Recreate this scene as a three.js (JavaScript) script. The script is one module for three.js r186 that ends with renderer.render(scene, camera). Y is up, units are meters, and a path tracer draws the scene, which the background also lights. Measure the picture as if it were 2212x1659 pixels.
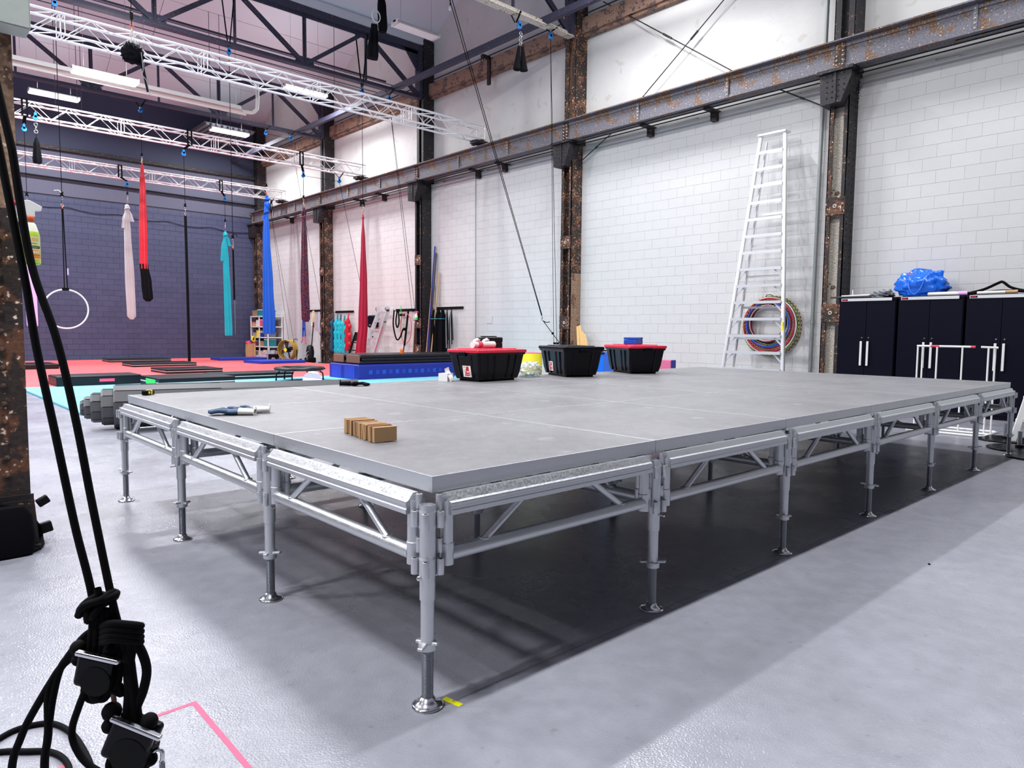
import * as THREE from 'three';
import { RoundedBoxGeometry } from 'three/addons/geometries/RoundedBoxGeometry.js';
import { mergeGeometries } from 'three/addons/utils/BufferGeometryUtils.js';
import { ImprovedNoise } from 'three/addons/math/ImprovedNoise.js';
import { RectAreaLightUniformsLib } from 'three/addons/lights/RectAreaLightUniformsLib.js';

// ------------------------------------------------------------------ camera, light, exposure
const scene = new THREE.Scene();
const camera = new THREE.PerspectiveCamera(57.44, 2212 / 1659, 0.05, 200);
camera.position.set(-1.3013, 1.22996, 1.8173);
camera.rotation.order = 'YXZ';
camera.rotation.set(-0.0749416, -0.7416201, 0.0092591);
scene.add(camera);
const renderer = new THREE.WebGLRenderer({ antialias: true });
renderer.toneMapping = THREE.LinearToneMapping;
renderer.toneMappingExposure = 0.37;
renderer.shadowMap.enabled = true;
scene.background = new THREE.Color(0x000000);
RectAreaLightUniformsLib.init();
const LAMP_COLOR = new THREE.Color().setRGB(0.97, 0.97, 0.99);
const LAMP_POWER = 900;    // radiance of a lit strip's downward face
const LAMP_UP = 55;        // what escapes upwards past the reflector
// each strip light: x centre, height, z, lit
const LAMPS = [
  [8.95, 8.50, -25.1, true], [3.40, 8.57, -25.1, true],
  [8.95, 8.50, -18.95, true], [3.09, 7.10, -17.3, true],
  [8.93, 8.52, -12.95, false], [3.30, 8.62, -12.95, true],
  [8.95, 8.60, -6.7, true], [3.40, 8.60, -6.7, true],
  [8.95, 8.60, -0.5, true, 0.45], [3.40, 8.60, -0.5, true],
  [-2.6, 8.60, -25.1, true], [-2.6, 8.60, -18.95, true], [-2.6, 8.60, -12.95, true], [-2.6, 8.60, -6.7, true], [-2.6, 8.60, -0.5, true],
  [-8.2, 8.60, -6.7, true], [-8.2, 8.60, -0.5, true],
];

// ------------------------------------------------------------------ helpers
let seedState = 12345;
const rnd = () => ((seedState = (seedState * 1664525 + 1013904223) >>> 0) / 4294967296);
const rr = (a, b) => a + (b - a) * rnd();
const noise3 = new ImprovedNoise();
const fbm = (x, y, z, o = 4) => { let s = 0, a = 0.5; for (let i = 0; i < o; i++) { s += a * noise3.noise(x, y, z); x *= 2.03; y *= 2.03; z *= 2.03; a *= 0.5; } return s; };
const PI = Math.PI, V = (x, y, z) => new THREE.Vector3(x, y, z);
const used = {};
function numbered(n) { if (!(n in used)) { used[n] = 0; return n; } used[n]++; return n + '_' + String(used[n]).padStart(3, '0'); }
const lib = {};
function mat(key, col, rough = 0.6, metal = 0, extra = {}) {
  const { phys, ...rest } = extra;
  const M = phys ? new THREE.MeshPhysicalMaterial() : new THREE.MeshStandardMaterial();
  if (Array.isArray(col)) M.color.setRGB(...col); else M.color.set(col);
  M.roughness = rough; M.metalness = metal; Object.assign(M, rest);
  M.name = key; lib[key] = M; return M;
}
// geometry helpers
function tf(g, x = 0, y = 0, z = 0, rx = 0, ry = 0, rz = 0) {
  if (rx || ry || rz) g.applyMatrix4(new THREE.Matrix4().makeRotationFromEuler(new THREE.Euler(rx, ry, rz)));
  return g.translate(x, y, z);
}
const box = (w, h, d, x = 0, y = 0, z = 0, rx = 0, ry = 0, rz = 0) => tf(new THREE.BoxGeometry(w, h, d), x, y, z, rx, ry, rz);
// a box given by its limits
const bx = (x0, x1, y0, y1, z0, z1) => box(x1 - x0, y1 - y0, z1 - z0, (x0 + x1) / 2, (y0 + y1) / 2, (z0 + z1) / 2);
const rbox = (w, h, d, r, x = 0, y = 0, z = 0, rx = 0, ry = 0, rz = 0, s = 2) => tf(new RoundedBoxGeometry(w, h, d, s, r), x, y, z, rx, ry, rz);
const cyl = (r, h, x = 0, y = 0, z = 0, rx = 0, ry = 0, rz = 0, seg = 16, r2 = r, open = false) => tf(new THREE.CylinderGeometry(r2, r, h, seg, 1, open), x, y, z, rx, ry, rz);
const sph = (r, x = 0, y = 0, z = 0, sx = 1, sy = 1, sz = 1, a = 12, b = 8) => { const g = new THREE.SphereGeometry(r, a, b); g.scale(sx, sy, sz); return g.translate(x, y, z); };
function bar(a, b, r, seg = 8) {  // round bar between two points
  const d = V(...b).sub(V(...a)), L = d.length(), g = new THREE.CylinderGeometry(r, r, L, seg);
  g.applyQuaternion(new THREE.Quaternion().setFromUnitVectors(V(0, 1, 0), d.normalize()));
  return g.translate((a[0] + b[0]) / 2, (a[1] + b[1]) / 2, (a[2] + b[2]) / 2);
}
function beamBox(a, b, w, h) {  // rectangular bar between two points
  const A = V(...a), B = V(...b), d = B.clone().sub(A), g = new THREE.BoxGeometry(w, h, d.length());
  const m = new THREE.Matrix4().lookAt(B, A, Math.abs(d.clone().normalize().y) > 0.99 ? V(1, 0, 0) : V(0, 1, 0));
  g.applyMatrix4(m); const c = A.add(B).multiplyScalar(0.5); return g.translate(c.x, c.y, c.z);
}
function sweep(pts, r, n = 40, seg = 8, closed = false, tension = 0.5) {
  const c = new THREE.CatmullRomCurve3(pts.map(p => V(...p)), closed, 'catmullrom', tension);
  return new THREE.TubeGeometry(c, n, r, seg, closed);
}
const lathe = (prof, seg = 24, x = 0, y = 0, z = 0) => new THREE.LatheGeometry(prof.map(p => new THREE.Vector2(p[0], p[1])), seg).translate(x, y, z);
const torus = (R, r, x = 0, y = 0, z = 0, rx = 0, ry = 0, rz = 0, a = 8, b = 32, arc = PI * 2) => tf(new THREE.TorusGeometry(R, r, a, b, arc), x, y, z, rx, ry, rz);
function extrude(pts, depth, bevel = 0) {  // polygon in xy, thickness along z from 0
  const s = new THREE.Shape(); pts.forEach((p, i) => i ? s.lineTo(p[0], p[1]) : s.moveTo(p[0], p[1])); s.closePath();
  return new THREE.ExtrudeGeometry(s, { depth, bevelEnabled: bevel > 0, bevelSize: bevel, bevelThickness: bevel, bevelSegments: 2, curveSegments: 8 });
}
function loft(rings, closeTop = true, closeBottom = true) {  // rings of equal point counts, first ring at the bottom
  const n = rings[0].length, pos = [], uv = [], idx = [];
  rings.forEach((r, j) => { for (let i = 0; i <= n; i++) { const p = r[i % n]; pos.push(...p); uv.push(i / n, j / (rings.length - 1)); } });
  for (let j = 0; j < rings.length - 1; j++) for (let i = 0; i < n; i++) { const a = j * (n + 1) + i, b = a + 1, c = a + n + 1, d = c + 1; idx.push(a, c, b, b, c, d); }
  const cap = (r, flip) => { const c = [0, 1, 2].map(k => r.reduce((s, p) => s + p[k], 0) / n), o = pos.length / 3; pos.push(...c); uv.push(0.5, 0.5); r.forEach(p => { pos.push(...p); uv.push(0.5, 0.5); }); for (let i = 0; i < n; i++) { const a = o + 1 + i, b = o + 1 + (i + 1) % n; flip ? idx.push(o, b, a) : idx.push(o, a, b); } };
  if (closeBottom) cap(rings[0], true); if (closeTop) cap(rings[rings.length - 1], false);
  const g = new THREE.BufferGeometry();
  g.setAttribute('position', new THREE.Float32BufferAttribute(pos, 3)); g.setAttribute('uv', new THREE.Float32BufferAttribute(uv, 2)); g.setIndex(idx); g.computeVertexNormals();
  return g;
}
function boxUV(g, s = 1) {  // uv in metres, by the main axis of each normal
  const p = g.attributes.position, n = g.attributes.normal, u = new Float32Array(p.count * 2);
  for (let i = 0; i < p.count; i++) {
    const ax = Math.abs(n.getX(i)), ay = Math.abs(n.getY(i)), az = Math.abs(n.getZ(i));
    let a, b; if (ay >= ax && ay >= az) { a = p.getX(i); b = p.getZ(i); } else if (ax >= az) { a = p.getZ(i); b = p.getY(i); } else { a = p.getX(i); b = p.getY(i); }
    u[2 * i] = a * s; u[2 * i + 1] = b * s;
  }
  g.setAttribute('uv', new THREE.BufferAttribute(u, 2)); return g;
}
function merge(gs) {
  gs = Array.isArray(gs) ? gs : [gs];
  if (gs.length === 1) return gs[0];
  const flat = gs.some(g => !g.index);
  gs = gs.map(g => { let h = flat && g.index ? g.toNonIndexed() : g; for (const k of Object.keys(h.attributes)) if (!['position', 'normal', 'uv'].includes(k)) h.deleteAttribute(k); return h; });
  return mergeGeometries(gs);
}
function shade(o) { o.castShadow = true; o.receiveShadow = true; return o; }
function part(name, gs, m, parent, label) {
  const g = merge(gs); if (m.userData.metres) boxUV(g, m.userData.metres);
  const o = shade(new THREE.Mesh(g, m)); o.name = name; parent.add(o); if (label) o.userData.label = label; return o;
}
// one more mesh on a shared geometry
function piece(name, g, m, parent, x = 0, y = 0, z = 0, ry = 0) { const o = shade(new THREE.Mesh(g, m)); o.name = name; o.position.set(x, y, z); o.rotation.y = ry; parent.add(o); return o; }
function thing(name, label, category, pos = [0, 0, 0], ry = 0, group) {
  const o = new THREE.Group(); o.name = numbered(name); o.position.set(...pos); o.rotation.y = ry; scene.add(o);
  o.userData = { label, category }; if (group) o.userData.group = group; return o;
}
function single(name, gs, m, label, category, group) { const o = part(numbered(name), gs, m, scene); o.userData = { label, category }; if (group) o.userData.group = group; return o; }
function struct(name, gs, m, label) { const o = part(name, gs, m, scene); o.userData.kind = 'structure'; if (label) o.userData.label = label; return o; }
function structGroup(name, label) { const o = new THREE.Group(); o.name = name; scene.add(o); o.userData = { kind: 'structure', label }; return o; }
function copyOf(root, pos, ry, label) { const r = root.clone(); r.name = numbered(root.name.replace(/_\d{3}$/, '')); r.position.set(...pos); r.rotation.y = ry; r.userData = { ...root.userData }; if (label) r.userData.label = label; scene.add(r); return r; }

// ------------------------------------------------------------------ textures and materials
function tex(n, f, srgb = false, rep = [1, 1], h = n) {  // f(u, v) -> grey or [r, g, b] in 0..1
  const d = new Uint8Array(n * h * 4);
  for (let j = 0; j < h; j++) for (let i = 0; i < n; i++) { const c = f(i / n, j / h, i, j), k = 4 * (j * n + i), a = Array.isArray(c) ? c : [c, c, c]; for (let q = 0; q < 3; q++) d[k + q] = Math.max(0, Math.min(255, Math.round(a[q] * 255))); d[k + 3] = 255; }
  const t = new THREE.DataTexture(d, n, h); t.wrapS = t.wrapT = THREE.RepeatWrapping; t.magFilter = THREE.LinearFilter; t.minFilter = THREE.LinearMipmapLinearFilter; t.generateMipmaps = true; t.repeat.set(...rep); if (srgb) t.colorSpace = THREE.SRGBColorSpace; t.needsUpdate = true; return t;
}
// periodic gradient noise, so that repeats meet
const hashA = (x, y, s) => { let h = (x * 374761393 + y * 668265263 + Math.floor(s * 97) * 2147483647) | 0; h = Math.imul(h ^ (h >>> 13), 1274126177); h = Math.imul(h ^ (h >>> 16), 2246822519); return ((h ^ (h >>> 15)) >>> 0) / 4294967296 * 2 * PI; };
const pn = (u, v, f, s = 0) => { f = Math.max(1, Math.round(f)); u = ((u % 1) + 1) % 1; v = ((v % 1) + 1) % 1; const x = u * f, y = v * f, i = Math.floor(x), j = Math.floor(y), a = x - i, b = y - j, q = (t) => t * t * t * (t * (t * 6 - 15) + 10), g = (dx, dy) => { const h = hashA((i + dx) % f, (j + dy) % f, s); return Math.cos(h) * (a - dx) + Math.sin(h) * (b - dy); }, A = q(a), B = q(b); const t0 = g(0, 0) + (g(1, 0) - g(0, 0)) * A, t1 = g(0, 1) + (g(1, 1) - g(0, 1)) * A; return 1.25 * (t0 + (t1 - t0) * B); };
const pf = (u, v, f, s = 0, o = 4) => { let r = 0, a = 0.5; for (let i = 0; i < o; i++) { r += a * pn(u, v, f, s + i * 11); f *= 2; a *= 0.5; } return r; };
const mix = (a, b, t) => a.map((x, i) => x + (b[i] - x) * t), clamp = (x, a = 0, b = 1) => Math.max(a, Math.min(b, x)), smooth = (a, b, x) => { const t = clamp((x - a) / (b - a)); return t * t * (3 - 2 * t); };

const floorColor = tex(512, (u, v) => { const a = pf(u, v, 5, 1), b = pf(u, v * 1, 40, 9, 3); const s = smooth(0.30, 0.45, pf(u, v, 90, 4, 2)); const g = 0.575 + a * 0.07 + b * 0.05 - s * 0.05; return [g * 0.98, g * 0.99, g * 1.055]; }, true);
const floorBump = tex(512, (u, v) => 0.5 + 0.5 * pf(u, v, 110, 2, 2) + 0.25 * pf(u, v, 30, 5, 2));
const floorRough = tex(256, (u, v) => { const g = 0.27 + 0.20 * pf(u, v, 8, 3, 4); return [g, g, g]; });
floorColor.repeat.set(0.25, 0.25); floorBump.repeat.set(1.4, 1.4); floorRough.repeat.set(0.2, 0.2);
mat('floor', [1, 1, 1], 1, 0, { map: floorColor, bumpMap: floorBump, bumpScale: 0.0022, roughnessMap: floorRough }).userData.metres = 1;

const plasterBump = tex(256, (u, v) => 0.5 + 0.4 * pf(u, v, 12, 2, 5)); plasterBump.repeat.set(0.8, 0.8);
const plasterColor = tex(512, (u, v) => { const a = pf(u, v, 5, 8), st = smooth(0.27, 0.36, pf(u, v, 14, 31, 3)); const g = 0.90 + a * 0.05 - st * 0.05; return [g, g * 0.995, g * (0.985 - st * 0.02)]; }, true); plasterColor.repeat.set(0.22, 0.22);
mat('plaster', [0.78, 0.78, 0.78], 0.75, 0, { map: plasterColor, bumpMap: plasterBump, bumpScale: 0.006 }).userData.metres = 1;
const blockBump = tex(256, (u, v) => 0.5 + 0.5 * pf(u, v, 50, 2, 3)); blockBump.repeat.set(2.2, 2.2);
mat('block', [0.60, 0.60, 0.598], 0.6, 0, { bumpMap: blockBump, bumpScale: 0.0025 }).userData.metres = 1;
mat('blockB', [0.588, 0.588, 0.586], 0.62, 0, { bumpMap: blockBump, bumpScale: 0.0025 }).userData.metres = 1;
mat('mortar', [0.585, 0.585, 0.583], 0.8);
mat('blackBlock', [0.051, 0.060, 0.122], 0.5, 0, { bumpMap: blockBump, bumpScale: 0.003 }).userData.metres = 1;
mat('blackBlockB', [0.060, 0.066, 0.134], 0.46, 0, { bumpMap: blockBump, bumpScale: 0.003 }).userData.metres = 1;
mat('blackMortar', [0.03, 0.03, 0.055], 0.6);
mat('darkWall', [0.035, 0.042, 0.085], 0.7);
mat('darkRender', [0.095, 0.10, 0.15], 0.75, 0, { bumpMap: plasterBump, bumpScale: 0.006 }).userData.metres = 1;
mat('roof', [0.67, 0.68, 0.74], 0.8, 0, { bumpMap: plasterBump, bumpScale: 0.004 }).userData.metres = 1;
mat('clerestory', [0.67, 0.68, 0.74], 0.8);
mat('leftWall', [0.10, 0.10, 0.11], 0.85);

// weathered steel: dark paint flaked to rust, with pale scabs
const steelMap = (base, rust, pale, ra, pa, s) => { const t = tex(512, (u, v) => {
  const a = pf(u, v, 6, s, 5), b = pf(u, v, 26, s + 5, 4), c = pf(u, v, 60, s + 9, 3); let k = mix(base, rust, smooth(ra, ra + 0.16, a + 0.55 * b));
  k = mix(k, pale, smooth(pa, pa + 0.07, 0.6 * b + 0.9 * c + 0.25 * a)); const g = 1 + 0.35 * c; return k.map(x => x * g); }, true); t.repeat.set(0.62, 0.62); return t; };
const steelBump = tex(256, (u, v) => 0.5 + 0.45 * pf(u, v, 24, 12, 4)); steelBump.repeat.set(1.6, 1.6);
mat('steelGirder', [1, 1, 1], 0.62, 0.15, { map: steelMap([0.42, 0.415, 0.45], [0.44, 0.33, 0.25], [0.74, 0.66, 0.58], 0.05, 0.30, 3), bumpMap: steelBump, bumpScale: 0.004 }).userData.metres = 1;
mat('steelRust', [1, 1, 1], 0.7, 0.1, { map: steelMap([0.20, 0.155, 0.14], [0.40, 0.26, 0.18], [0.80, 0.74, 0.68], -0.02, 0.28, 17), bumpMap: steelBump, bumpScale: 0.005 }).userData.metres = 1;
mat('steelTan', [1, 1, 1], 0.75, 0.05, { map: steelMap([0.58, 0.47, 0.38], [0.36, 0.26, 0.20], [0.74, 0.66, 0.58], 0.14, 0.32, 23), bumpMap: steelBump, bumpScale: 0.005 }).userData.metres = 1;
mat('steelDark', [1, 1, 1], 0.6, 0.15, { map: steelMap([0.13, 0.12, 0.14], [0.22, 0.155, 0.125], [0.62, 0.58, 0.56], 0.10, 0.36, 29), bumpMap: steelBump, bumpScale: 0.004 }).userData.metres = 1;
mat('steelRoof', [1, 1, 1], 0.65, 0.1, { map: steelMap([0.23, 0.23, 0.31], [0.26, 0.22, 0.24], [0.52, 0.50, 0.50], 0.16, 0.34, 37), bumpMap: steelBump, bumpScale: 0.003 }).userData.metres = 1;
mat('steelPale', [1, 1, 1], 0.7, 0.05, { map: steelMap([0.78, 0.75, 0.70], [0.42, 0.30, 0.22], [0.88, 0.86, 0.82], 0.17, 0.30, 41), bumpMap: steelBump, bumpScale: 0.003 }).userData.metres = 1;
mat('eave', [1, 1, 1], 0.8, 0, { map: steelMap([0.56, 0.44, 0.37], [0.33, 0.27, 0.26], [0.70, 0.62, 0.56], 0.03, 0.33, 47), bumpMap: steelBump, bumpScale: 0.006 }).userData.metres = 1;
mat('boxGrey', [0.42, 0.46, 0.43], 0.7, 0, { bumpMap: plasterBump, bumpScale: 0.004 }).userData.metres = 1;

// aluminium of the stage: faint drawn streaks and scuffs
const aluRough = tex(256, (u, v) => { const g = 0.40 + 0.10 * pf(u, v, 6, 3, 3) + 0.16 * pn(u, v, 60, 5); return [g, g, g]; }); aluRough.repeat.set(2, 2);
mat('alu', [0.66, 0.68, 0.71], 1, 0.85, { roughnessMap: aluRough, bumpMap: steelBump, bumpScale: 0.0004 }).userData.metres = 1;
mat('aluLadder', [0.80, 0.81, 0.83], 0.38, 0.7);
mat('chrome', [0.75, 0.76, 0.78], 0.14, 1);
mat('zinc', [0.34, 0.36, 0.40], 0.36, 0.9);
mat('trussAlu', [0.88, 0.88, 0.90], 0.38, 0.45);
// deck sheet: raised square grid and wear
const deckBump = tex(128, (u, v) => { const a = Math.abs(((u * 8) % 1) - 0.5) * 2, b = Math.abs(((v * 8) % 1) - 0.5) * 2; return smooth(0.42, 0.62, Math.max(a, b)); }); deckBump.repeat.set(12, 12);
const deckColor = tex(512, (u, v) => { const a = pf(u, v, 4, 6), b = pf(u * 1, v, 34, 3, 3), sc = smooth(0.30, 0.42, pf(u, v, 18, 15, 3)); const g = 0.49 + a * 0.06 + b * 0.05 + sc * 0.08; return [g, g * 0.995, g * 1.02]; }, true); deckColor.repeat.set(0.42, 0.42);
const deckRough = tex(256, (u, v) => { const g = 0.44 + 0.18 * pf(u, v, 5, 2, 4); return [g, g, g]; }); deckRough.repeat.set(0.5, 0.5);
mat('deck', [1, 1, 1], 1, 0, { map: deckColor, bumpMap: deckBump, bumpScale: 0.0014, roughnessMap: deckRough }).userData.metres = 1;

// plain materials
const dark = (k, c, r, s = 0.35) => mat(k, c, r, 0, { phys: true, specularIntensity: s });
dark('black', [0.003, 0.003, 0.004], 0.55); dark('blackGloss', [0.002, 0.002, 0.005], 0.30, 0.4); dark('blackCloth', [0.004, 0.004, 0.006], 0.9, 0.2);
dark('blackVinyl', [0.006, 0.006, 0.009], 0.42, 0.7); mat('charcoal', [0.035, 0.037, 0.045], 0.6); dark('rope', [0.002, 0.002, 0.003], 0.8, 0.25);
mat('white', [0.85, 0.85, 0.84], 0.5); mat('offWhite', [0.74, 0.72, 0.68], 0.7); mat('grey', [0.30, 0.31, 0.33], 0.6); mat('midGrey', [0.16, 0.165, 0.18], 0.6);
mat('red', [0.62, 0.012, 0.045], 0.35); mat('pinkRed', [0.72, 0.06, 0.12], 0.6); mat('orange', [0.85, 0.17, 0.02], 0.5); mat('yellow', [0.90, 0.74, 0.03], 0.5); mat('green', [0.06, 0.68, 0.12], 0.6);
mat('blueBag', [0.01, 0.15, 0.78], 0.22); mat('blueBox', [0.01, 0.08, 0.52], 0.4); mat('blueMat', [0.012, 0.045, 0.46], 0.5); mat('navyMat', [0.008, 0.018, 0.26], 0.48); mat('pulleyBlue', [0.02, 0.25, 0.72], 0.3, 0.4);
mat('teal', [0.006, 0.22, 0.26], 0.45); mat('tealDark', [0.004, 0.07, 0.15], 0.5); mat('kraft', [0.55, 0.33, 0.16], 0.8); mat('kraftDark', [0.33, 0.19, 0.10], 0.85); mat('wood', [0.74, 0.50, 0.21], 0.6); mat('woodBrown', [0.20, 0.09, 0.06], 0.6); mat('woodPole', [0.50, 0.31, 0.17], 0.6);
mat('tubWhite', [0.80, 0.80, 0.80], 0.4); mat('conduit', [0.28, 0.31, 0.31], 0.55, 0.3); mat('clearBin', [0.85, 0.88, 0.92], 0.25, 0, { phys: true, transmission: 0.75, thickness: 0, ior: 1.45 });
const matFloorTex = (c) => { const t = tex(256, (u, v) => { const g = 1 + 0.10 * pf(u, v, 7, 3, 3) + 0.10 * pf(u, v, 90, 8, 2); return c.map(x => x * g); }, true); t.repeat.set(0.5, 0.5); return t; };
mat('redMat', [1, 1, 1], 0.85, 0, { map: matFloorTex([0.87, 0.38, 0.40]) }).userData.metres = 1;
mat('skyMat', [1, 1, 1], 0.85, 0, { map: matFloorTex([0.47, 0.77, 0.87]) }).userData.metres = 1;
const silk = (k, c, o = {}) => mat(k, c, 0.45, 0, { phys: true, sheen: 0.12, sheenRoughness: 0.5, side: THREE.DoubleSide, ...o });
silk('silkWhite', [0.56, 0.56, 0.58]); silk('silkPink', [0.72, 0.42, 0.86]); silk('silkRed', [0.45, 0.003, 0.035]); silk('silkScarlet', [0.55, 0.005, 0.022]); silk('silkBlack', [0.002, 0.002, 0.003], { sheen: 0.0, specularIntensity: 0.25 }); silk('silkTeal', [0.01, 0.50, 0.60]); silk('silkBlue', [0.002, 0.105, 0.60]);
const patt = tex(128, (u, v) => { const a = pf(u, v, 9, 3, 3), b = pf(u, v, 11, 21, 3); return a > 0.08 ? [0.55, 0.10, 0.09] : b > 0.03 ? [0.20, 0.13, 0.38] : [0.11, 0.05, 0.13]; }, true); patt.repeat.set(2, 6);
silk('silkPattern', [1, 1, 1], { map: patt });
const stripe = (cols, n, k) => mat(k, [1, 1, 1], 0.45, 0, { map: (() => { const t = tex(64, (u, v) => { const q = Math.floor(((u * n + Math.floor(v * 4) * 0.5) % 1) * cols.length); return cols[q]; }, true); t.repeat.set(24, 1); return t; })() });
stripe([[0.05, 0.05, 0.06], [0.86, 0.70, 0.50]], 2, 'tapeSand'); stripe([[0.06, 0.05, 0.08], [0.72, 0.16, 0.30]], 2, 'tapeRose'); stripe([[0.04, 0.04, 0.06], [0.62, 0.75, 0.25]], 2, 'tapeLime'); stripe([[0.82, 0.78, 0.82], [0.72, 0.10, 0.20]], 2, 'tapeWhite');
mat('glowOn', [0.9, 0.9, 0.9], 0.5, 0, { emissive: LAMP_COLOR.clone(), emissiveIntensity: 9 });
mat('fixture', [0.82, 0.82, 0.80], 0.5);
// printed labels
function canvasTex(w, h, draw) { const c = document.createElement('canvas'); c.width = w; c.height = h; const x = c.getContext('2d'); draw(x, w, h); const t = new THREE.CanvasTexture(c); t.colorSpace = THREE.SRGBColorSpace; return t; }
mat('toteLabel', [1, 1, 1], 0.5, 0, { map: canvasTex(128, 128, (x, w, h) => {
  x.fillStyle = '#f4ece6'; x.fillRect(0, 0, w, h); x.fillStyle = '#c8202c'; x.beginPath(); x.moveTo(58, 8); x.lineTo(96, 8); x.lineTo(104, 116); x.lineTo(22, 116); x.lineTo(40, 70); x.fill();
  x.fillStyle = '#f0e2de'; x.fillRect(58, 58, 16, 22); x.fillRect(80, 58, 14, 22); x.fillRect(40, 94, 56, 6); x.fillStyle = '#d8a070'; x.fillRect(10, 10, 34, 12); x.fillStyle = '#888'; for (let i = 0; i < 6; i++) x.fillRect(8, 40 + i * 7, 28, 2); x.fillStyle = '#222'; for (let i = 0; i < 9; i++) x.fillRect(110, 66 + i * 5, 12, i % 2 ? 2 : 3); }) });
mat('bottleLabel', [1, 1, 1], 0.5, 0, { map: canvasTex(128, 256, (x, w, h) => {
  x.fillStyle = '#d9dd9a'; x.fillRect(0, 0, w, h); x.fillStyle = '#e8892e'; x.fillRect(0, 196, w, 44); x.fillStyle = '#e79a55'; x.font = 'bold 44px sans-serif'; x.textAlign = 'center'; x.fillText('HDX', 64, 56);
  x.fillStyle = '#55603a'; x.fillRect(38, 76, 52, 7); x.fillStyle = '#23352b'; x.fillRect(6, 104, 116, 30); x.fillStyle = '#b8c7a0'; x.fillRect(20, 114, 84, 4); x.fillRect(30, 122, 60, 3); x.fillStyle = '#ef9a34'; x.fillRect(10, 150, 108, 44); x.fillStyle = '#f3eee2'; for (let i = 0; i < 5; i++) x.fillRect(26 + i * 17, 160, 11, 24); x.fillStyle = '#5a3a18'; x.fillRect(6, 200, 116, 5); }) });
// ------------------------------------------------------------------ setting
const XW = 11.37, ZB = -28.12, ZN = 6.5, XL = -13.5;         // right wall face, back wall face, near end, far left
const COLZ = [-3.46, -9.77, -15.85, -21.95, -27.93];
struct('floor', bx(XL, XW + 0.3, -0.3, 0, ZB - 0.3, ZN), lib.floor, 'pale grey sealed concrete floor with a glossy coat');
// right wall: block work below, plaster above
const wallR = structGroup('wall_right', 'white painted block wall with plaster above');
part('backing', bx(XW + 0.004, XW + 0.3, 0, 5.56, ZB - 0.3, ZN), lib.mortar, wallR);
part('upper_wall', bx(XW + 0.09, XW + 0.3, 5.56, 13.6, ZB - 0.3, ZN), lib.plaster, wallR);
const BH = 0.2032, BL = 0.4064;
{
  const geo = boxUV(box(0.016, BH - 0.0035, BL - 0.0035)), rest = []; let near = 0; const all = [];
  for (let c = 0; c < 27; c++) for (let k = -3; k < 70; k++) { const z = ZB + 28.1 - 0.2 - k * BL - (c % 2 ? BL / 2 : 0), y = (c + 0.5) * BH; if (z < ZB + 0.2 || z > 1.2) continue; all.push([y, z]); }
  const seen = all.filter(([y, z]) => z < -0.7 && (z < -3.5 ? y > 0.4 : y > 1.75)).sort((a, b) => b[1] - a[1]).slice(0, 300), pick = new Set(seen.map(a => a.join()));
  for (const [y, z] of all) {
    const out = rr(-0.0006, 0.0006);
    if (pick.has([y, z].join())) { piece('block', geo, rnd() < 0.5 ? lib.block : lib.blockB, wallR, XW + 0.0068 + out, y, z); near++; }
    else rest.push(box(0.016, BH - 0.0035, BL - 0.0035, XW + 0.0068 + out, y, z));
  }
  const r = part('blocks', rest, lib.block, wallR); r.userData.kind = 'stuff';
  // chipped plaster lip where the block work ends
  const lip = []; for (let z = ZB + 0.3; z < 1.5;) { const w = rr(0.15, 0.5); lip.push(box(0.10, rr(0.03, 0.07), w, XW + 0.045, 5.565 + rr(-0.012, 0.02), z + w / 2, rr(-0.05, 0.05), 0, rr(-0.1, 0.1))); z += w; }
  part('plaster_lip', lip, lib.plaster, wallR);
}
// back wall: black block work, dark render above
const wallB = structGroup('wall_back', 'black painted block wall behind the mats');
part('backing', bx(XL, XW + 0.3, 0, 7.3, ZB - 0.3, ZB - 0.004), lib.blackMortar, wallB);
part('upper_wall', bx(XL, XW + 0.3, 7.3, 13.6, ZB - 0.3, ZB + 0.02), lib.darkWall, wallB);
part('render_band', bx(XL, XW, 5.95, 7.6, ZB - 0.02, ZB + 0.022), lib.darkRender, wallB);
{
  const geo = boxUV(box(BL - 0.007, BH - 0.007, 0.02)), rest = []; let near = 0; const all = [];
  for (let c = 0; c < 29; c++) for (let k = 0; k < 36; k++) { const x = XW - 0.25 - k * BL - (c % 2 ? BL / 2 : 0), y = (c + 0.5) * BH; if (y < 5.9) all.push([x, y]); }
  for (const [x, y] of all) {
    const o = rr(-0.002, 0.002), mm = rnd() < 0.5 ? lib.blackBlock : lib.blackBlockB;
    if (near < 300 && x < 10.4 && x > 3.2 && y > 0.25 && y < 3.9) { piece('block', geo, mm, wallB, x, y, ZB - 0.002 + o); near++; }
    else rest.push(box(BL - 0.007, BH - 0.007, 0.02, x, y, ZB - 0.002 + o));
  }
  const r = part('blocks', rest, lib.blackBlock, wallB); r.userData.kind = 'stuff';
}
struct('wall_left', bx(XL - 0.3, XL, 0, 13.6, ZB - 0.3, ZN), lib.leftWall, 'plain painted wall across the hall');
struct('wall_front', bx(XL - 0.3, XW + 0.3, 0, 13.6, ZN, ZN + 0.3), lib.leftWall, 'plain painted wall behind the camera');
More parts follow.
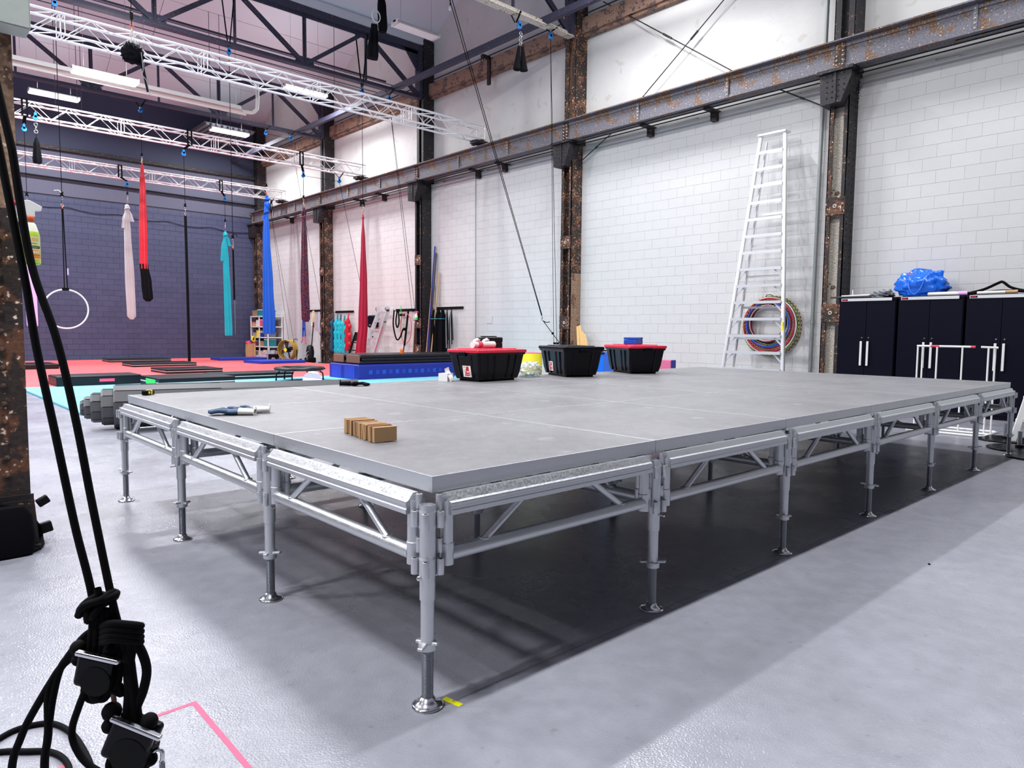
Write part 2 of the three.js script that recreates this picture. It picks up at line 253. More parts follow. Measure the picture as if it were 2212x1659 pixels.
// saw-tooth roof: each bay climbs from a column line towards the next
const ceil = structGroup('ceiling', 'pale saw-tooth roof of sloping panels over steel trusses');
{
  const lines = [...COLZ].reverse(); const near = [2.85, 9.1]; const zs = [...lines, ...near]; zs[0] = ZB - 0.05;
  for (let i = 0; i < zs.length - 1; i++) {
    const z0 = zs[i], z1 = zs[i + 1], y0 = 9.8, y1 = 9.8 + (z1 - z0) * 0.57, a = Math.atan2(y1 - y0, z1 - z0), L = Math.hypot(y1 - y0, z1 - z0), n = 4;
    for (let k = 0; k < n; k++) {   // boards of each slope, with a shadow gap between
      const t0 = k / n, t1 = (k + 1) / n, c = (t0 + t1) / 2, W = XW + 0.3 - XL, w = 4;
      for (let q = 0; q < w; q++) part('roof_panel', box(W / w - 0.015, 0.1, L / n - 0.012, XL + W * (q + 0.5) / w, y0 + (y1 - y0) * c + 0.05, z0 + (z1 - z0) * c, -a), lib.roof, ceil);
    }
    part('roof_cover', box(XW + 0.6 - XL, 0.1, L + 0.2, (XW + XL) / 2, (y0 + y1) / 2 + 0.18, (z0 + z1) / 2, -a), lib.clerestory, ceil);
    part('riser', bx(XL, XW + 0.3, 9.8, y1 + 0.3, z1 - 0.02, z1 + 0.12), lib.clerestory, ceil);
  }
}
// eave beam and the strut in front of it along the right wall
struct('trim_1', [bx(XW - 0.10, XW + 0.1, 8.17, 8.52, ZB, ZN), bx(XW - 0.04, XW + 0.1, 8.10, 8.17, ZB, ZN)], lib.eave, 'brown weathered eave beam along the white wall');
single('wall_strut', [bx(10.10, 10.22, 8.10, 8.12, ZB, ZN), bx(10.10, 10.12, 8.12, 8.24, ZB, ZN)], lib.steelRoof, 'dark steel angle strut lying across the ends of the roof trusses', 'strut');
single('wall_conduit_run', [bar([11.33, 8.62, ZB], [11.33, 8.62, ZN], 0.016)], lib.steelRoof, 'thin dark conduit running along the white wall above the eave beam', 'conduit');
// rails along the back wall
single('wall_rail', [bar([XL + 1, 6.72, ZB + 0.12], [11.2, 6.45, ZB + 0.12], 0.035)], lib.black, 'black pipe rail stretched across the upper black wall', 'pipe');
single('wall_ledge', [bx(XL, XW, 7.52, 7.66, ZB, ZB + 0.16)], lib.steelDark, 'dark ledge angle running along the top of the black wall', 'ledge');
{
  const w = []; const P = []; for (let i = 0; i <= 40; i++) { const x = 2.5 + i * 0.215; P.push([x, 5.62 - 0.03 * i / 4 - 0.1 * Math.abs(Math.sin(i * 0.4)), ZB + 0.04]); }
  single('wall_cable', sweep(P, 0.011, 120, 5), lib.black, 'sagging black cable pinned along the black wall', 'cable');
  // corrugated soffit beyond the roof truss
  const cs = thing('corrugated_soffit', 'grey corrugated metal soffit high in the corner above the black wall', 'soffit', [0, 0, 0]);
  for (let i = 0; i < 9; i++) part('rib', bx(8.25 + i * 0.21, 8.37 + i * 0.21, 8.78, 8.86, ZB + 0.05, ZB + 2.6), lib.midGrey, cs);
  part('sheet', bx(8.2, 10.1, 8.86, 8.88, ZB + 0.03, ZB + 2.6), lib.darkRender, cs);
}
const roofY = (z) => { const ls = [ZB - 0.05, ...[...COLZ].reverse().slice(1), 2.85, 9.1]; let i = 0; while (i < ls.length - 2 && z > ls[i + 1]) i++; return 9.8 + (z - ls[i]) * 0.57; };
// ------------------------------------------------------------------ old steel frame
const rivet = (x, y, z, ax, r = 0.014) => { const g = new THREE.SphereGeometry(r, 6, 3, 0, PI * 2, 0, PI / 2); if (ax === 'z') g.rotateX(PI / 2); if (ax === '-x') g.rotateZ(PI / 2); if (ax === 'x') g.rotateZ(-PI / 2); return g.translate(x, y, z); };
function steelColumn(z, i) {
  const labels = ['rusty riveted steel column beside the tall cabinets', 'riveted steel column with a tan lower side and wooden sticks at its foot', 'dark riveted steel column with long poles leaning beside it', 'riveted steel column between the fan and the braided teal fabrics', 'riveted steel column in the corner of the black wall'];
  const t = thing('steel_column', labels[i], 'column', [0, 0, z], 0, 'steel columns along the white wall');
  const x0 = 11.0, x1 = XW, h = 0.16, top = 5.62, main = i === 0 ? lib.steelRust : i === 2 ? lib.steelDark : lib.steelRust, side = i === 0 ? lib.steelDark : i === 2 ? lib.steelDark : lib.steelRust;
  for (const s of [-1, 1]) {   // two channels, toes to the room
    part('channel', [bx(x0, x0 + 0.02, 0, top, s > 0 ? 0.085 : -h, s > 0 ? h : -0.085), bx(x0, x1, 0, top, s > 0 ? h - 0.016 : -h, s > 0 ? h : -h + 0.016), bx(x1 - 0.02, x1, 0, top, s > 0 ? 0.085 : -h, s > 0 ? h : -0.085)], s > 0 ? side : main, t);
  }
  part('web', bx(x0 + 0.14, x0 + 0.152, 0, top, -h + 0.016, h - 0.016), i === 0 ? lib.steelPale : main, t);
  for (const y of i === 0 ? [1.60, 3.42] : [0.65, 1.45, 3.35]) {
    const b = part('batten_plate', bx(x0 - 0.014, x0, y - 0.15, y + 0.15, -h, h), lib.steelRust, t), rv = [];
    for (const s of [-1, 1]) for (let k = -1; k <= 1; k++) rv.push(rivet(x0 - 0.014, y + k * 0.1, s * 0.125, '-x', 0.016));
    part('rivets', rv, lib.steelRust, b).userData.kind = 'stuff'; part('bolt_ring', torus(0.026, 0.010, x0 - 0.018, y, 0, 0, PI / 2, 0, 6, 12), lib.steelPale, b);
  }
  if (i > 0) { part('cover_plate', bx(x0 + 0.04, x1 - 0.02, 0, 2.62, h, h + 0.010), i === 2 ? lib.steelDark : i === 1 ? lib.steelTan : lib.steelRust, t); part('cover_plate', bx(x0 + 0.04, x1 - 0.02, 2.62, top, h, h + 0.010), i === 2 ? lib.steelDark : lib.steelRust, t); }
  const rv = [], zf = i > 0 ? h + 0.010 : h;
  for (let y = 0.15; y < 5.5; y += 0.11) for (const x of [x0 + 0.10, x1 - 0.10]) rv.push(rivet(x + (i === 3 || i === 4 ? 0.03 * Math.sin(y * 20) : 0), y, zf, 'z'));
  part('rivets', rv, i === 0 ? lib.steelDark : i === 1 ? lib.steelTan : lib.steelRust, t).userData.kind = 'stuff';
  // flared bracket under the girder
  const flare = extrude([[-0.10, 0], [-0.26, 0.40], [-0.26, 0.52], [0.26, 0.52], [0.26, 0.40], [0.24, 0]], 0.34).rotateY(PI / 2);
  part('bracket', [flare.translate(10.80, 5.10, 0), bx(10.74, 11.2, 5.60, 5.65, -0.30, 0.30), bx(10.78, 10.795, 5.1, 5.6, -0.02, 0.02)], lib.steelDark, t);
  const br = []; for (let y = 5.2; y < 5.6; y += 0.09) for (const q of [-0.14, -0.05, 0.05, 0.14]) br.push(rivet(10.80, y, q, '-x', 0.015)); for (let y = 5.2; y < 5.6; y += 0.09) for (let x = 10.86; x < 11.2; x += 0.08) br.push(rivet(x, y, 0.245 - (5.6 - y) * 0.02, 'z', 0.015));
  part('bracket_rivets', br, lib.steelDark, t).userData.kind = 'stuff';
  // upper shaft behind the girder
  for (const s of [-1, 1]) part('upper_flange', [bx(11.08, 11.13, 5.62, 9.75, s > 0 ? 0.06 : -0.17, s > 0 ? 0.17 : -0.06), bx(11.08, XW + 0.09, 5.62, 9.75, s * 0.165 - 0.008, s * 0.165 + 0.008)], i === 1 ? lib.steelRust : lib.steelDark, t);
  part('upper_web', bx(11.18, 11.195, 5.62, 9.75, -0.16, 0.16), i === 1 ? lib.steelTan : lib.steelDark, t);
  part('foot', [bx(x0 - 0.06, x1, 0, 0.03, -h - 0.08, h + 0.08)], lib.steelDark, t);
  return t;
}
COLZ.forEach(steelColumn);
// crane girder
{
  const g = thing('crane_girder', 'long riveted steel crane girder carried on the column brackets', 'girder', [0, 0, 0]);
  const zA = ZB + 0.1, zB2 = 2.0, x = 10.97, yb = 5.66, yt = 6.13;
  part('web', bx(x - 0.008, x + 0.008, yb, yt, zA, zB2), lib.steelGirder, g);
  part('bottom_flange', [bx(x - 0.15, x + 0.15, yb, yb + 0.018, zA, zB2), bx(x - 0.03, x - 0.008, yb, yb + 0.09, zA, zB2)], lib.steelGirder, g);
  part('top_flange', [bx(x - 0.15, x + 0.15, yt - 0.02, yt, zA, zB2), bx(x - 0.03, x - 0.008, yt - 0.10, yt, zA, zB2)], lib.steelGirder, g);
  part('rail', [bx(x - 0.035, x + 0.035, yt, yt + 0.05, zA, zB2)], lib.steelRust, g);
  const st = boxUV(box(0.02, yt - yb - 0.06, 0.16));
  const put = (z, w) => { const s = part('stiffener', box(0.022, yt - yb - 0.05, w, x - 0.035, (yt + yb) / 2, z), w > 0.1 ? lib.steelRust : lib.steelGirder, g), rv = []; for (let k = 0; k < 5; k++) for (const q of w > 0.1 ? [-0.05, 0.05] : [0]) rv.push(rivet(x - 0.046, yb + 0.09 + k * 0.072, z + q, '-x', 0.017)); part('rivets', rv, lib.steelPale, s).userData.kind = 'stuff'; };
  for (const z of COLZ) put(z, 0.17);
  for (let i = 0; i < 4; i++) for (const f of [1 / 3, 2 / 3]) put(COLZ[i] + (COLZ[i + 1] - COLZ[i]) * f, 0.06);
  put(-1.5, 0.06);
  part('cable_pair', [bar([x - 0.02, yb - 0.06, zA], [x - 0.02, yb - 0.06, zB2], 0.012, 6), bar([x + 0.05, yb - 0.1, zA], [x + 0.05, yb - 0.1, zB2], 0.012, 6)], lib.black, g);
  // lugs under the girder back to the wall
  for (const z of [-6.05, -7.6, -12.3, -13.4, -18.2, -19.6, -25]) part('lug', [bx(11.0, XW + 0.06, yb - 0.05, yb - 0.01, z - 0.07, z + 0.07), bx(11.25, XW, yb - 0.22, yb - 0.01, z - 0.06, z + 0.06)], lib.steelDark, g);
}
// riveted roof trusses at three column lines
function roofTruss(z, label, pale) {
  const t = thing('roof_truss', label, 'roof truss', [0, 0, z], 0, 'riveted roof trusses');
  const yb = 8.10, yt = 9.50, xe = 11.1, xs = -1.0, m = lib.steelRoof;
  part('top_chord', [bx(xs, xe, yt - 0.06, yt + 0.10, -0.10, 0.10), bx(xs, xe, yt - 0.16, yt + 0.1, -0.015, 0.015)], m, t); part('gutter', [bx(xs, xe, yt + 0.10, yt + 0.30, -0.16, 0.16)], lib.clerestory, t);
  part('bottom_chord', [bx(xs, xe, yb - 0.035, yb, -0.10, 0.10), bx(xs, xe, yb - 0.03, yb + 0.08, 0.02, 0.035), bx(xs, xe, yb - 0.03, yb + 0.08, -0.035, -0.02)], pale ? lib.steelPale : m, t);
  const nodes = [7.42, 3.78, 0.14];
  for (const n of nodes) {
    part('vertical', [bx(n - 0.05, n + 0.05, yb, yt, -0.012, 0.012), bx(n - 0.012, n + 0.012, yb, yt, -0.05, 0.05)], m, t);
    for (const s of [-1, 1]) { if (n + s * 1.82 < xs) continue; part('diagonal', [beamBox([n, yb + 0.05, 0.03], [n + s * 1.82, yt - 0.03, 0.03], 0.02, 0.10), beamBox([n, yb + 0.05, -0.03], [n + s * 1.82, yt - 0.03, -0.03], 0.02, 0.10)], m, t); }
    part('gusset_plate', extrude([[-0.32, 0], [0.32, 0], [0.20, 0.26], [-0.20, 0.26]], 0.012).translate(n, yb - 0.02, -0.006), m, t);
    part('gusset_plate', extrude([[-0.26, 0], [-0.16, -0.2], [0.16, -0.2], [0.26, 0]], 0.012).translate(n + 1.82, yt, -0.006), m, t);
    part('vertical', [bx(n + 1.79, n + 1.85, yb, yt, -0.02, 0.02)], m, t);
  }
  part('end_diagonal', [beamBox([9.24, yt - 0.03, 0.03], [11.02, yb + 0.06, 0.03], 0.02, 0.11), beamBox([9.24, yt - 0.03, -0.03], [11.02, yb + 0.06, -0.03], 0.02, 0.11)], m, t);
  part('end_post', [bx(10.98, 11.1, yb, yt + 0.2, -0.12, 0.12), extrude([[0, 0], [-0.55, 0], [0, -0.7]], 0.03).translate(11.0, yt, -0.015)], m, t);
}
roofTruss(COLZ[1], 'roof truss with a pale flaking bottom chord above the tall ladder side', true);
roofTruss(COLZ[2], 'dark riveted roof truss over the red hanging silk');
roofTruss(COLZ[3], 'dark riveted roof truss nearest to the black wall');
// purlin angles and sprinkler pipes across the slopes (run along x)
for (const [z, y, n, l, c] of [[-17.6, 9.0, 'sprinkler_pipe', 'dark sprinkler pipe below the sloping roof behind a truss', 'pipe'], [-18.0, 8.75, 'roof_tie', 'thin dark tie rod below the sloping roof behind a truss', 'rod'], [-16.6, 8.55, 'roof_tie', 'thin tie rod close behind the dark roof truss', 'rod'], [-11.2, 8.9, 'sprinkler_pipe', 'sprinkler pipe passing over the unlit strip light', 'pipe']]) {
  if (z === -11.2) continue;
  single(n, [bar([-1, y, z], [11.0, y, z], n === 'roof_tie' ? 0.012 : 0.03, 6)], lib.steelRoof, l, c);
}
// ------------------------------------------------------------------ strip lights
{
  const kinds = ['lit strip light nearest to the corner of black and white walls', 'lit strip light over the red mats close to the black wall', 'lit strip light shining through the end of the silver truss', 'lit strip light beside the white heater tube', 'unlit white strip light under the sloping roof'];
  LAMPS.forEach(([x, y, z, on, k = 1], i) => {
    const t = thing('strip_light', i < 5 ? kinds[i] : 'lit strip light hanging from the roof outside the frame', 'light', [x, y, z], 0, 'strip lights under the roof');
    const L = on ? 1.36 : 1.22, W = 0.36;  // lit strips drawn longer, the bloom of their glow put into the shape
    part('housing', [rbox(L + 0.04, 0.07, 0.13, 0.01, 0, 0.10, 0)], lib.fixture, t);
    part('reflector', [box(L + 0.02, 0.006, 0.20, 0, 0.075, 0.10, 0.5), box(L + 0.02, 0.006, 0.20, 0, 0.075, -0.10, -0.5)], lib.fixture, t);
    for (const s of [-1, 1]) { part('end_cap', [box(0.02, 0.10, 0.30, s * (L / 2 + 0.01), 0.07, 0)], lib.fixture, t); part('hanger', [bar([s * 0.45, 0.13, 0], [s * 0.45, roofY(z) - y, 0], 0.004, 5)], lib.grey, t); }
    if (on) {
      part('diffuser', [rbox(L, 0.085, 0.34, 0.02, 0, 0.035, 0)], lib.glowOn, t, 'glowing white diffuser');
      const l = new THREE.RectAreaLight(LAMP_COLOR, LAMP_POWER * (x < 0 ? 1.5 : k), L - 0.06, 0.26); l.position.set(0, -0.012, 0); l.rotation.x = -PI / 2; t.add(l);
      const u = new THREE.RectAreaLight(LAMP_COLOR, LAMP_UP, L - 0.06, 0.26); u.position.set(0, 0.19, 0); u.rotation.x = PI / 2; t.add(u);
    } else part('diffuser', [bx(-L / 2 + 0.03, L / 2 - 0.03, 0.02, 0.04, -0.14, 0.14)], lib.white, t, 'dull white diffuser');
  });
}
// ------------------------------------------------------------------ aluminium stage: legs, frames and decks on a 1.22 m grid
const S = 1.22, DT = 0.7536, NX = 6, NZ = 3;
// leg
function makeLeg() {
  const t = thing('stage_jack', 'adjustable aluminium stage leg with screw jack and round foot', 'stage jack', [0, 0, 0], 0, 'stage legs on the grid');
  part('base_plate', [lathe([[0, 0], [0.052, 0], [0.053, 0.006], [0.046, 0.010], [0.026, 0.018], [0.022, 0.032], [0, 0.034]], 28)], lib.chrome, t, 'shiny round foot');
  const prof = []; for (let i = 0; i <= 34; i++) { const y = 0.03 + i * 0.0052; prof.push([0.0165, y], [0.0195, y + 0.0018], [0.0165, y + 0.0036]); }
  part('screw', [lathe(prof, 16)], lib.zinc, t);
  part('jack_nut', [cyl(0.030, 0.022, 0, 0.205, 0, 0, 0, 0, 16), rbox(0.115, 0.012, 0.022, 0.005, 0, 0.218, 0, 0, 0.5, 0.12), rbox(0.022, 0.012, 0.08, 0.005, 0, 0.216, 0, 0, 0.5, 0)], lib.alu, t);
  part('inner_tube', [cyl(0.0225, 0.18, 0, 0.30, 0, 0, 0, 0, 20)], lib.alu, t);
  part('outer_tube', [lathe([[0.0225, 0.36], [0.026, 0.36], [0.026, 0.672], [0.021, 0.672], [0.021, 0.60]], 24)], lib.alu, t);
  part('lock_pin', [bar([-0.035, 0.438, 0.004], [0.058, 0.434, 0.004], 0.0045, 6), sph(0.009, -0.036, 0.438, 0.004)], lib.chrome, t);
  for (const y of [0.47, 0.625]) {
    const c = part('collar', [cyl(0.029, 0.052, 0, y, 0, 0, 0, 0, 20), cyl(0.0275, 0.004, 0, y + 0.028, 0), cyl(0.0275, 0.004, 0, y - 0.028, 0)], lib.alu, t);
    for (let k = 0; k < 4; k++) { const a = k * PI / 2 + PI / 4; part('pin_socket', [lathe([[0.007, -0.026], [0.0125, -0.026], [0.0125, 0.026], [0.007, 0.026]], 12).translate(Math.cos(a) * 0.042, y, Math.sin(a) * 0.042)], lib.alu, c); }
  }
  return t;
}
// frame: lies along +x from leg to leg, origin at its first leg
function makeFrame() {
  const t = thing('stage_truss', 'aluminium stage side frame with two diagonal struts', 'stage truss', [0, 0, 0], 0, 'side frames between the stage legs');
  const a = 0.078, b = S - 0.078;
  const P = [[0, 0.700], [0.010, 0.700], [0.027, 0.677], [0.037, 0.673], [0.038, 0.669], [0.038, 0.660], [0.035, 0.657], [0.035, 0.650], [0.038, 0.647], [0.038, 0.632], [0, 0.632]];
  const g1 = extrude(P, b - a + 0.02).rotateY(PI / 2).translate(a - 0.01, 0, 0), g2 = extrude(P.map(([x, y]) => [-x, y]).reverse(), b - a + 0.02).rotateY(PI / 2).translate(a - 0.01, 0, 0);
  part('top_rail', [g1, g2], lib.alu, t);
  part('bottom_tube', [cyl(0.0245, b - a - 0.02, S / 2, 0.495, 0, 0, 0, PI / 2, 20)], lib.alu, t);
  const w = b - a;
  for (const [p, q] of [[0.15, 0.33], [0.85, 0.67]]) { part('diagonal', [bar([a + w * p, 0.512, 0], [a + w * q, 0.64, 0], 0.0135, 12)], lib.alu, t); part('weld', [torus(0.017, 0.004, a + w * p, 0.517, 0, PI / 2, 0, 0, 5, 14)], lib.alu, t); }
  for (const x of [a, b]) {
    part('end_tube', [cyl(0.0215, 0.135, x, 0.598, 0, 0, 0, 0, 20), cyl(0.0235, 0.072, x, 0.4965, 0, 0, 0, 0, 20), cyl(0.0235, 0.045, x, 0.652, 0, 0, 0, 0, 20), torus(0.022, 0.003, x, 0.533, 0, PI / 2, 0, 0, 5, 18)], lib.alu, t);
    const s = x === a ? -1 : 1;
    for (const y of [0.53, 0.675]) part('pin_socket', [lathe([[0.006, -0.024], [0.0115, -0.024], [0.0115, 0.024], [0.006, 0.024]], 12).translate(x + s * 0.032, y, 0), box(0.02, 0.03, 0.008, x + s * 0.02, y, 0)], lib.alu, t);
  }
  return t;
}
function makeDeck() {
  const t = thing('stage_deck', 'square grey stage deck panel with an aluminium edge', 'stage deck', [0, 0, 0], 0, 'deck panels laid on the stage frames');
  const e = 0.0025, w = S - e;
  part('surface', [bx(0.006, w - 0.006, 0.03, 0.0527, -w + 0.006, -0.006)], lib.deck, t, 'grey slip-resistant sheet');
  const edge = (x0, x1, z0, z1) => part('edge_rail', [bx(x0, x1, 0, 0.0536, z0, z1)], lib.alu, t);
  edge(0, w, -0.006, 0); edge(0, w, -w, -w + 0.006); edge(0, 0.006, -w + 0.006, -0.006); edge(w - 0.006, w, -w + 0.006, -0.006);
  part('under_frame', [bx(0.02, w - 0.02, 0.0, 0.03, -0.05, -0.02), bx(0.02, w - 0.02, 0, 0.03, -w + 0.02, -w + 0.05)], lib.alu, t);
  return t;
}
{
  let leg, frame, deck; const o = ['first', 'second', 'third', 'fourth', 'fifth', 'sixth', 'seventh'];
  const put = (proto, make, pos, ry, label) => { if (!proto) { proto = make(); proto.position.set(...pos); proto.userData.label = label; } else copyOf(proto, pos, ry, label); return proto; };
  for (let i = 0; i <= NX; i++) for (let j = 0; j <= NZ; j++) leg = put(leg, makeLeg, [i * S, 0, -j * S], (i * 7 + j * 3) % 4 * PI / 2, !i && !j ? 'screw jack leg at the stage corner beside the scrap of yellow tape' : j === 0 ? `screw jack leg on the string line, ${o[i]} from the yellow tape` : i === 0 ? `screw jack leg on the short stage side, ${o[j]} from the yellow tape` : `screw jack leg ${o[i]} from the yellow tape end, ${o[j]} row behind the string`);
  for (let j = 0; j <= NZ; j++) for (let i = 0; i < NX; i++) frame = put(frame, makeFrame, [i * S, 0, -j * S], 0, j === 0 ? `aluminium side truss above the string line, ${o[i]} bay from the yellow tape` : `aluminium truss parallel to the string line, ${o[j]} row, ${o[i]} bay from the yellow tape end`);
  for (let i = 0; i <= NX; i++) for (let j = 0; j < NZ; j++) copyOf(frame, [i * S, 0, -j * S], PI / 2, i === 0 ? `aluminium side truss on the short stage side, ${o[j]} bay from the yellow tape` : `aluminium truss square to the string line at its ${o[i]} leg, ${o[j]} bay back`);
  const on = { '0,0': 'carrying the row of cardboard pieces', '0,1': 'carrying the pair of blue and white gloves', '0,2': 'carrying the tape measure at its corner', '1,2': 'carrying the lone black glove', '2,2': 'carrying the tote with white clamps', '3,2': 'carrying the tote with the black lid', '4,2': 'carrying the tote with the blue case' };
  for (let i = 0; i < NX; i++) for (let j = 0; j < NZ; j++) deck = put(deck, makeDeck, [0.036 + i * S, DT - 0.0536, -0.025 - j * S], 0, on[i + ',' + j] ? 'square grey deck panel ' + on[i + ',' + j] : `square grey deck panel, ${o[i]} from the yellow tape end, ${o[j]} behind the string line`);
}
// ------------------------------------------------------------------ on the deck
function tote(x, z, ry, s, lid, labels, cat) {
  const t = thing('storage_tote', labels, 'tote', [x, DT, z], ry, 'storage totes on the stage');
  const ring = (a, b, y, r) => { const o = []; for (let q = 0; q < 4; q++) for (let k = 0; k <= 4; k++) { const an = q * PI / 2 + k * PI / 8, cx = (q === 0 || q === 3 ? 1 : -1) * (a - r), cz = (q < 2 ? 1 : -1) * (b - r); o.push([(cx + Math.cos(an) * r) * s, y * s, (cz + Math.sin(an) * r) * s]); } return o; };
  const A = 0.31, B = 0.205, C = 0.372, D = 0.245;
  const R = (y) => [A + (C - A) * y / 0.34, B + (D - B) * y / 0.34];
  const rg = [ring(A - 0.03, B - 0.03, 0, 0.03), ring(A - 0.03, B - 0.03, 0.02, 0.03), ring(A - 0.005, B - 0.005, 0.025, 0.03)]; for (const y of [0.1, 0.2, 0.29]) rg.push(ring(...R(y), y, 0.03)); rg.push(ring(R(0.3)[0] + 0.012, R(0.3)[1] + 0.012, 0.295, 0.03), ring(R(0.33)[0] + 0.012, R(0.33)[1] + 0.012, 0.335, 0.03));
  part('body', [loft(rg, false, true)], lib.blackGloss, t);
  const rib = []; for (const q of [-1, 1]) for (const k of [-0.2, -0.1, 0.1, 0.2]) { part('rib', [beamBox([k * s, 0.03 * s, q * (B + 0.002) * s], [k * 1.15 * s, 0.29 * s, q * (D - 0.004) * s], 0.022 * s, 0.012 * s)], lib.blackGloss, t); }
  for (const q of [-1, 1]) for (const k of [-0.1, 0.1]) part('rib', [beamBox([q * (A + 0.002) * s, 0.03 * s, k * s], [q * (C - 0.008) * s, 0.29 * s, k * 1.15 * s], 0.022 * s, 0.012 * s)], lib.blackGloss, t);
  const L = part('lid', [loft([ring(C + 0.018, D + 0.018, 0.318, 0.035), ring(C + 0.020, D + 0.020, 0.345, 0.035), ring(C + 0.008, D + 0.008, 0.352, 0.03), ring(C - 0.03, D - 0.03, 0.353, 0.03)])], lid, t);
  for (const k of [-0.22, 0, 0.22]) part('lid_rib', [rbox(0.17 * s, 0.014 * s, 0.34 * s, 0.006 * s, k * s, 0.355 * s, 0)], lid, L);
  for (const q of [-1, 1]) part('latch', [rbox(0.03 * s, 0.05 * s, 0.11 * s, 0.008 * s, q * (C + 0.012) * s, 0.30 * s, 0)], lib.blackGloss, t);
  return t;
}
function toteLabel(t, x, y, z, ry, tilt, w) { const o = part('paper_label', [box(w, w * 0.98, 0.002)], lib.toteLabel, t, 'white and red printed label'); o.position.set(x, y, z); o.rotation.order = 'YXZ'; o.rotation.set(tilt, ry, 0); return o; }
const t1 = tote(3.142, -3.393, 0.07, 0.86, lib.red, 'black tote with red lid carrying white clamps');
const t2 = tote(4.35, -3.41, 1.18, 0.915, lib.blackGloss, 'black tote with black lid between the two red-lidded totes');
const t3 = tote(5.44, -3.38, 1.11, 0.93, lib.red, 'black tote with red lid carrying a blue case');
toteLabel(t1, -0.287, 0.095, 0.02, -PI / 2, 0.18, 0.11); toteLabel(t2, 0.06, 0.105, -0.2025, PI, 0.117, 0.105);
// white clamps on the first lid
{
  const t = thing('coupler_clamp', 'white tubular coupler with two knobs lying on a red tote lid', 'clamp', [3.06, DT + 0.314, -3.36], 0.12);
  part('barrel', [cyl(0.032, 0.30, 0, 0.032, 0, 0, 0, PI / 2, 20)], lib.white, t); part('end_cap', [cyl(0.030, 0.006, 0.152, 0.032, 0, 0, 0, PI / 2, 20)], lib.tealDark, t);
  for (const x of [-0.10, 0.03]) { part('knob', [cyl(0.018, 0.05, x, 0.072, 0, 0, 0, PI / 2 + 0.3, 12)], lib.white, t); part('bolt', [cyl(0.006, 0.03, x + 0.05, 0.072, 0)], lib.chrome, t); }
  part('red_sleeve', [cyl(0.0325, 0.06, -0.06, 0.032, 0, 0, 0, PI / 2, 20)], lib.pinkRed, t);
}
{
  const t = thing('tool_case', 'black plastic tool case standing on the red tote lid behind the white coupler', 'case', [3.26, DT + 0.306, -3.50], -0.1);
  part('body', [rbox(0.25, 0.06, 0.11, 0.012, 0, 0.03, 0)], lib.blackVinyl, t); part('lid', [rbox(0.255, 0.055, 0.115, 0.014, 0, 0.085, 0)], lib.blackVinyl, t); part('handle', [rbox(0.18, 0.012, 0.03, 0.005, -0.01, 0.116, 0)], lib.black, t);
}
{
  const t = thing('blue_case', 'blue case lying on the red lid of a tote', 'case', [5.44, DT + 0.337, -3.40], 0.42);
  part('body', [rbox(0.30, 0.055, 0.16, 0.008, 0, 0.028, 0)], lib.blueBox, t); part('lid', [rbox(0.302, 0.025, 0.162, 0.006, 0, 0.07, 0)], lib.blueBox, t); part('latch', [box(0.03, 0.03, 0.006, 0.08, 0.058, 0.083)], lib.navyMat, t);
}
// crumpled things
function crumple(r, sx, sy, sz, amp, f, seed, a = 28, b = 20) { const g = new THREE.SphereGeometry(r, a, b), p = g.attributes.position; for (let i = 0; i < p.count; i++) { const v = V(p.getX(i), p.getY(i), p.getZ(i)), n = v.clone().normalize(), k = 1 + amp * (Math.abs(noise3.noise(n.x * f + seed, n.y * f, n.z * f)) * 2 - 0.6) + amp * 0.5 * noise3.noise(n.x * f * 2.3, n.y * f * 2.3 + seed, n.z * f * 2.3); p.setXYZ(i, v.x * k * sx, Math.max(-r * sy * 0.72, v.y * k * sy) + r * sy * 0.72, v.z * k * sz); } g.computeVertexNormals(); return g; }
{
  mat('clearFilm', [0.9, 0.92, 0.93], 0.18, 0, { phys: true, transmission: 0.55, thickness: 0, side: THREE.DoubleSide });
  const t = thing('plastic_bag', 'crumpled clear plastic bag with teal scraps inside on the stage', 'bag', [3.84, DT, -3.53], 0);
  part('film', [crumple(0.125, 1.05, 0.72, 0.9, 0.34, 4.2, 4.2, 48, 34)], lib.clearFilm, t); for (let i = 0; i < 7; i++) part('scrap', [rbox(0.03, 0.012, 0.03, 0.004, rr(-0.04, 0.05), 0.012 + 0.006 * i * 0.5, rr(-0.03, 0.04), rr(-0.5, 0.5), rr(0, 3), 0)], i % 2 ? lib.teal : lib.silkTeal, t);
}
{
  const t = thing('small_carton', 'small opened white and purple carton draped with a paper sheet', 'carton', [2.72, DT, -3.50], 0.35);
  mat('purple', [0.20, 0.03, 0.16], 0.5);
  part('box', [bx(-0.055, 0.055, 0, 0.075, -0.05, 0.05)], lib.white, t); part('printed_band', [bx(-0.02, 0.0565, 0.010, 0.05, -0.051, 0.0515)], lib.purple, t);
  const g = new THREE.PlaneGeometry(0.075, 0.17, 4, 14), p = g.attributes.position; for (let i = 0; i < p.count; i++) { const v = p.getY(i) / 0.17 + 0.5, u = p.getX(i); p.setXYZ(i, u - 0.035 + v * 0.035, 0.002 + v * 0.125 + 0.006 * Math.sin(u * 60), 0.085 - v * 0.075 + 0.01 * Math.sin(v * 6)); } g.computeVertexNormals(); mat('paper', [0.86, 0.85, 0.83], 0.8, 0, { side: THREE.DoubleSide });
  part('paper_sheet', [g], lib.paper, t); part('paper_flap', [extrude([[0, 0], [0.05, 0.01], [0.035, 0.05]], 0.002).translate(0.01, 0.08, 0.0)], lib.paper, t);
}
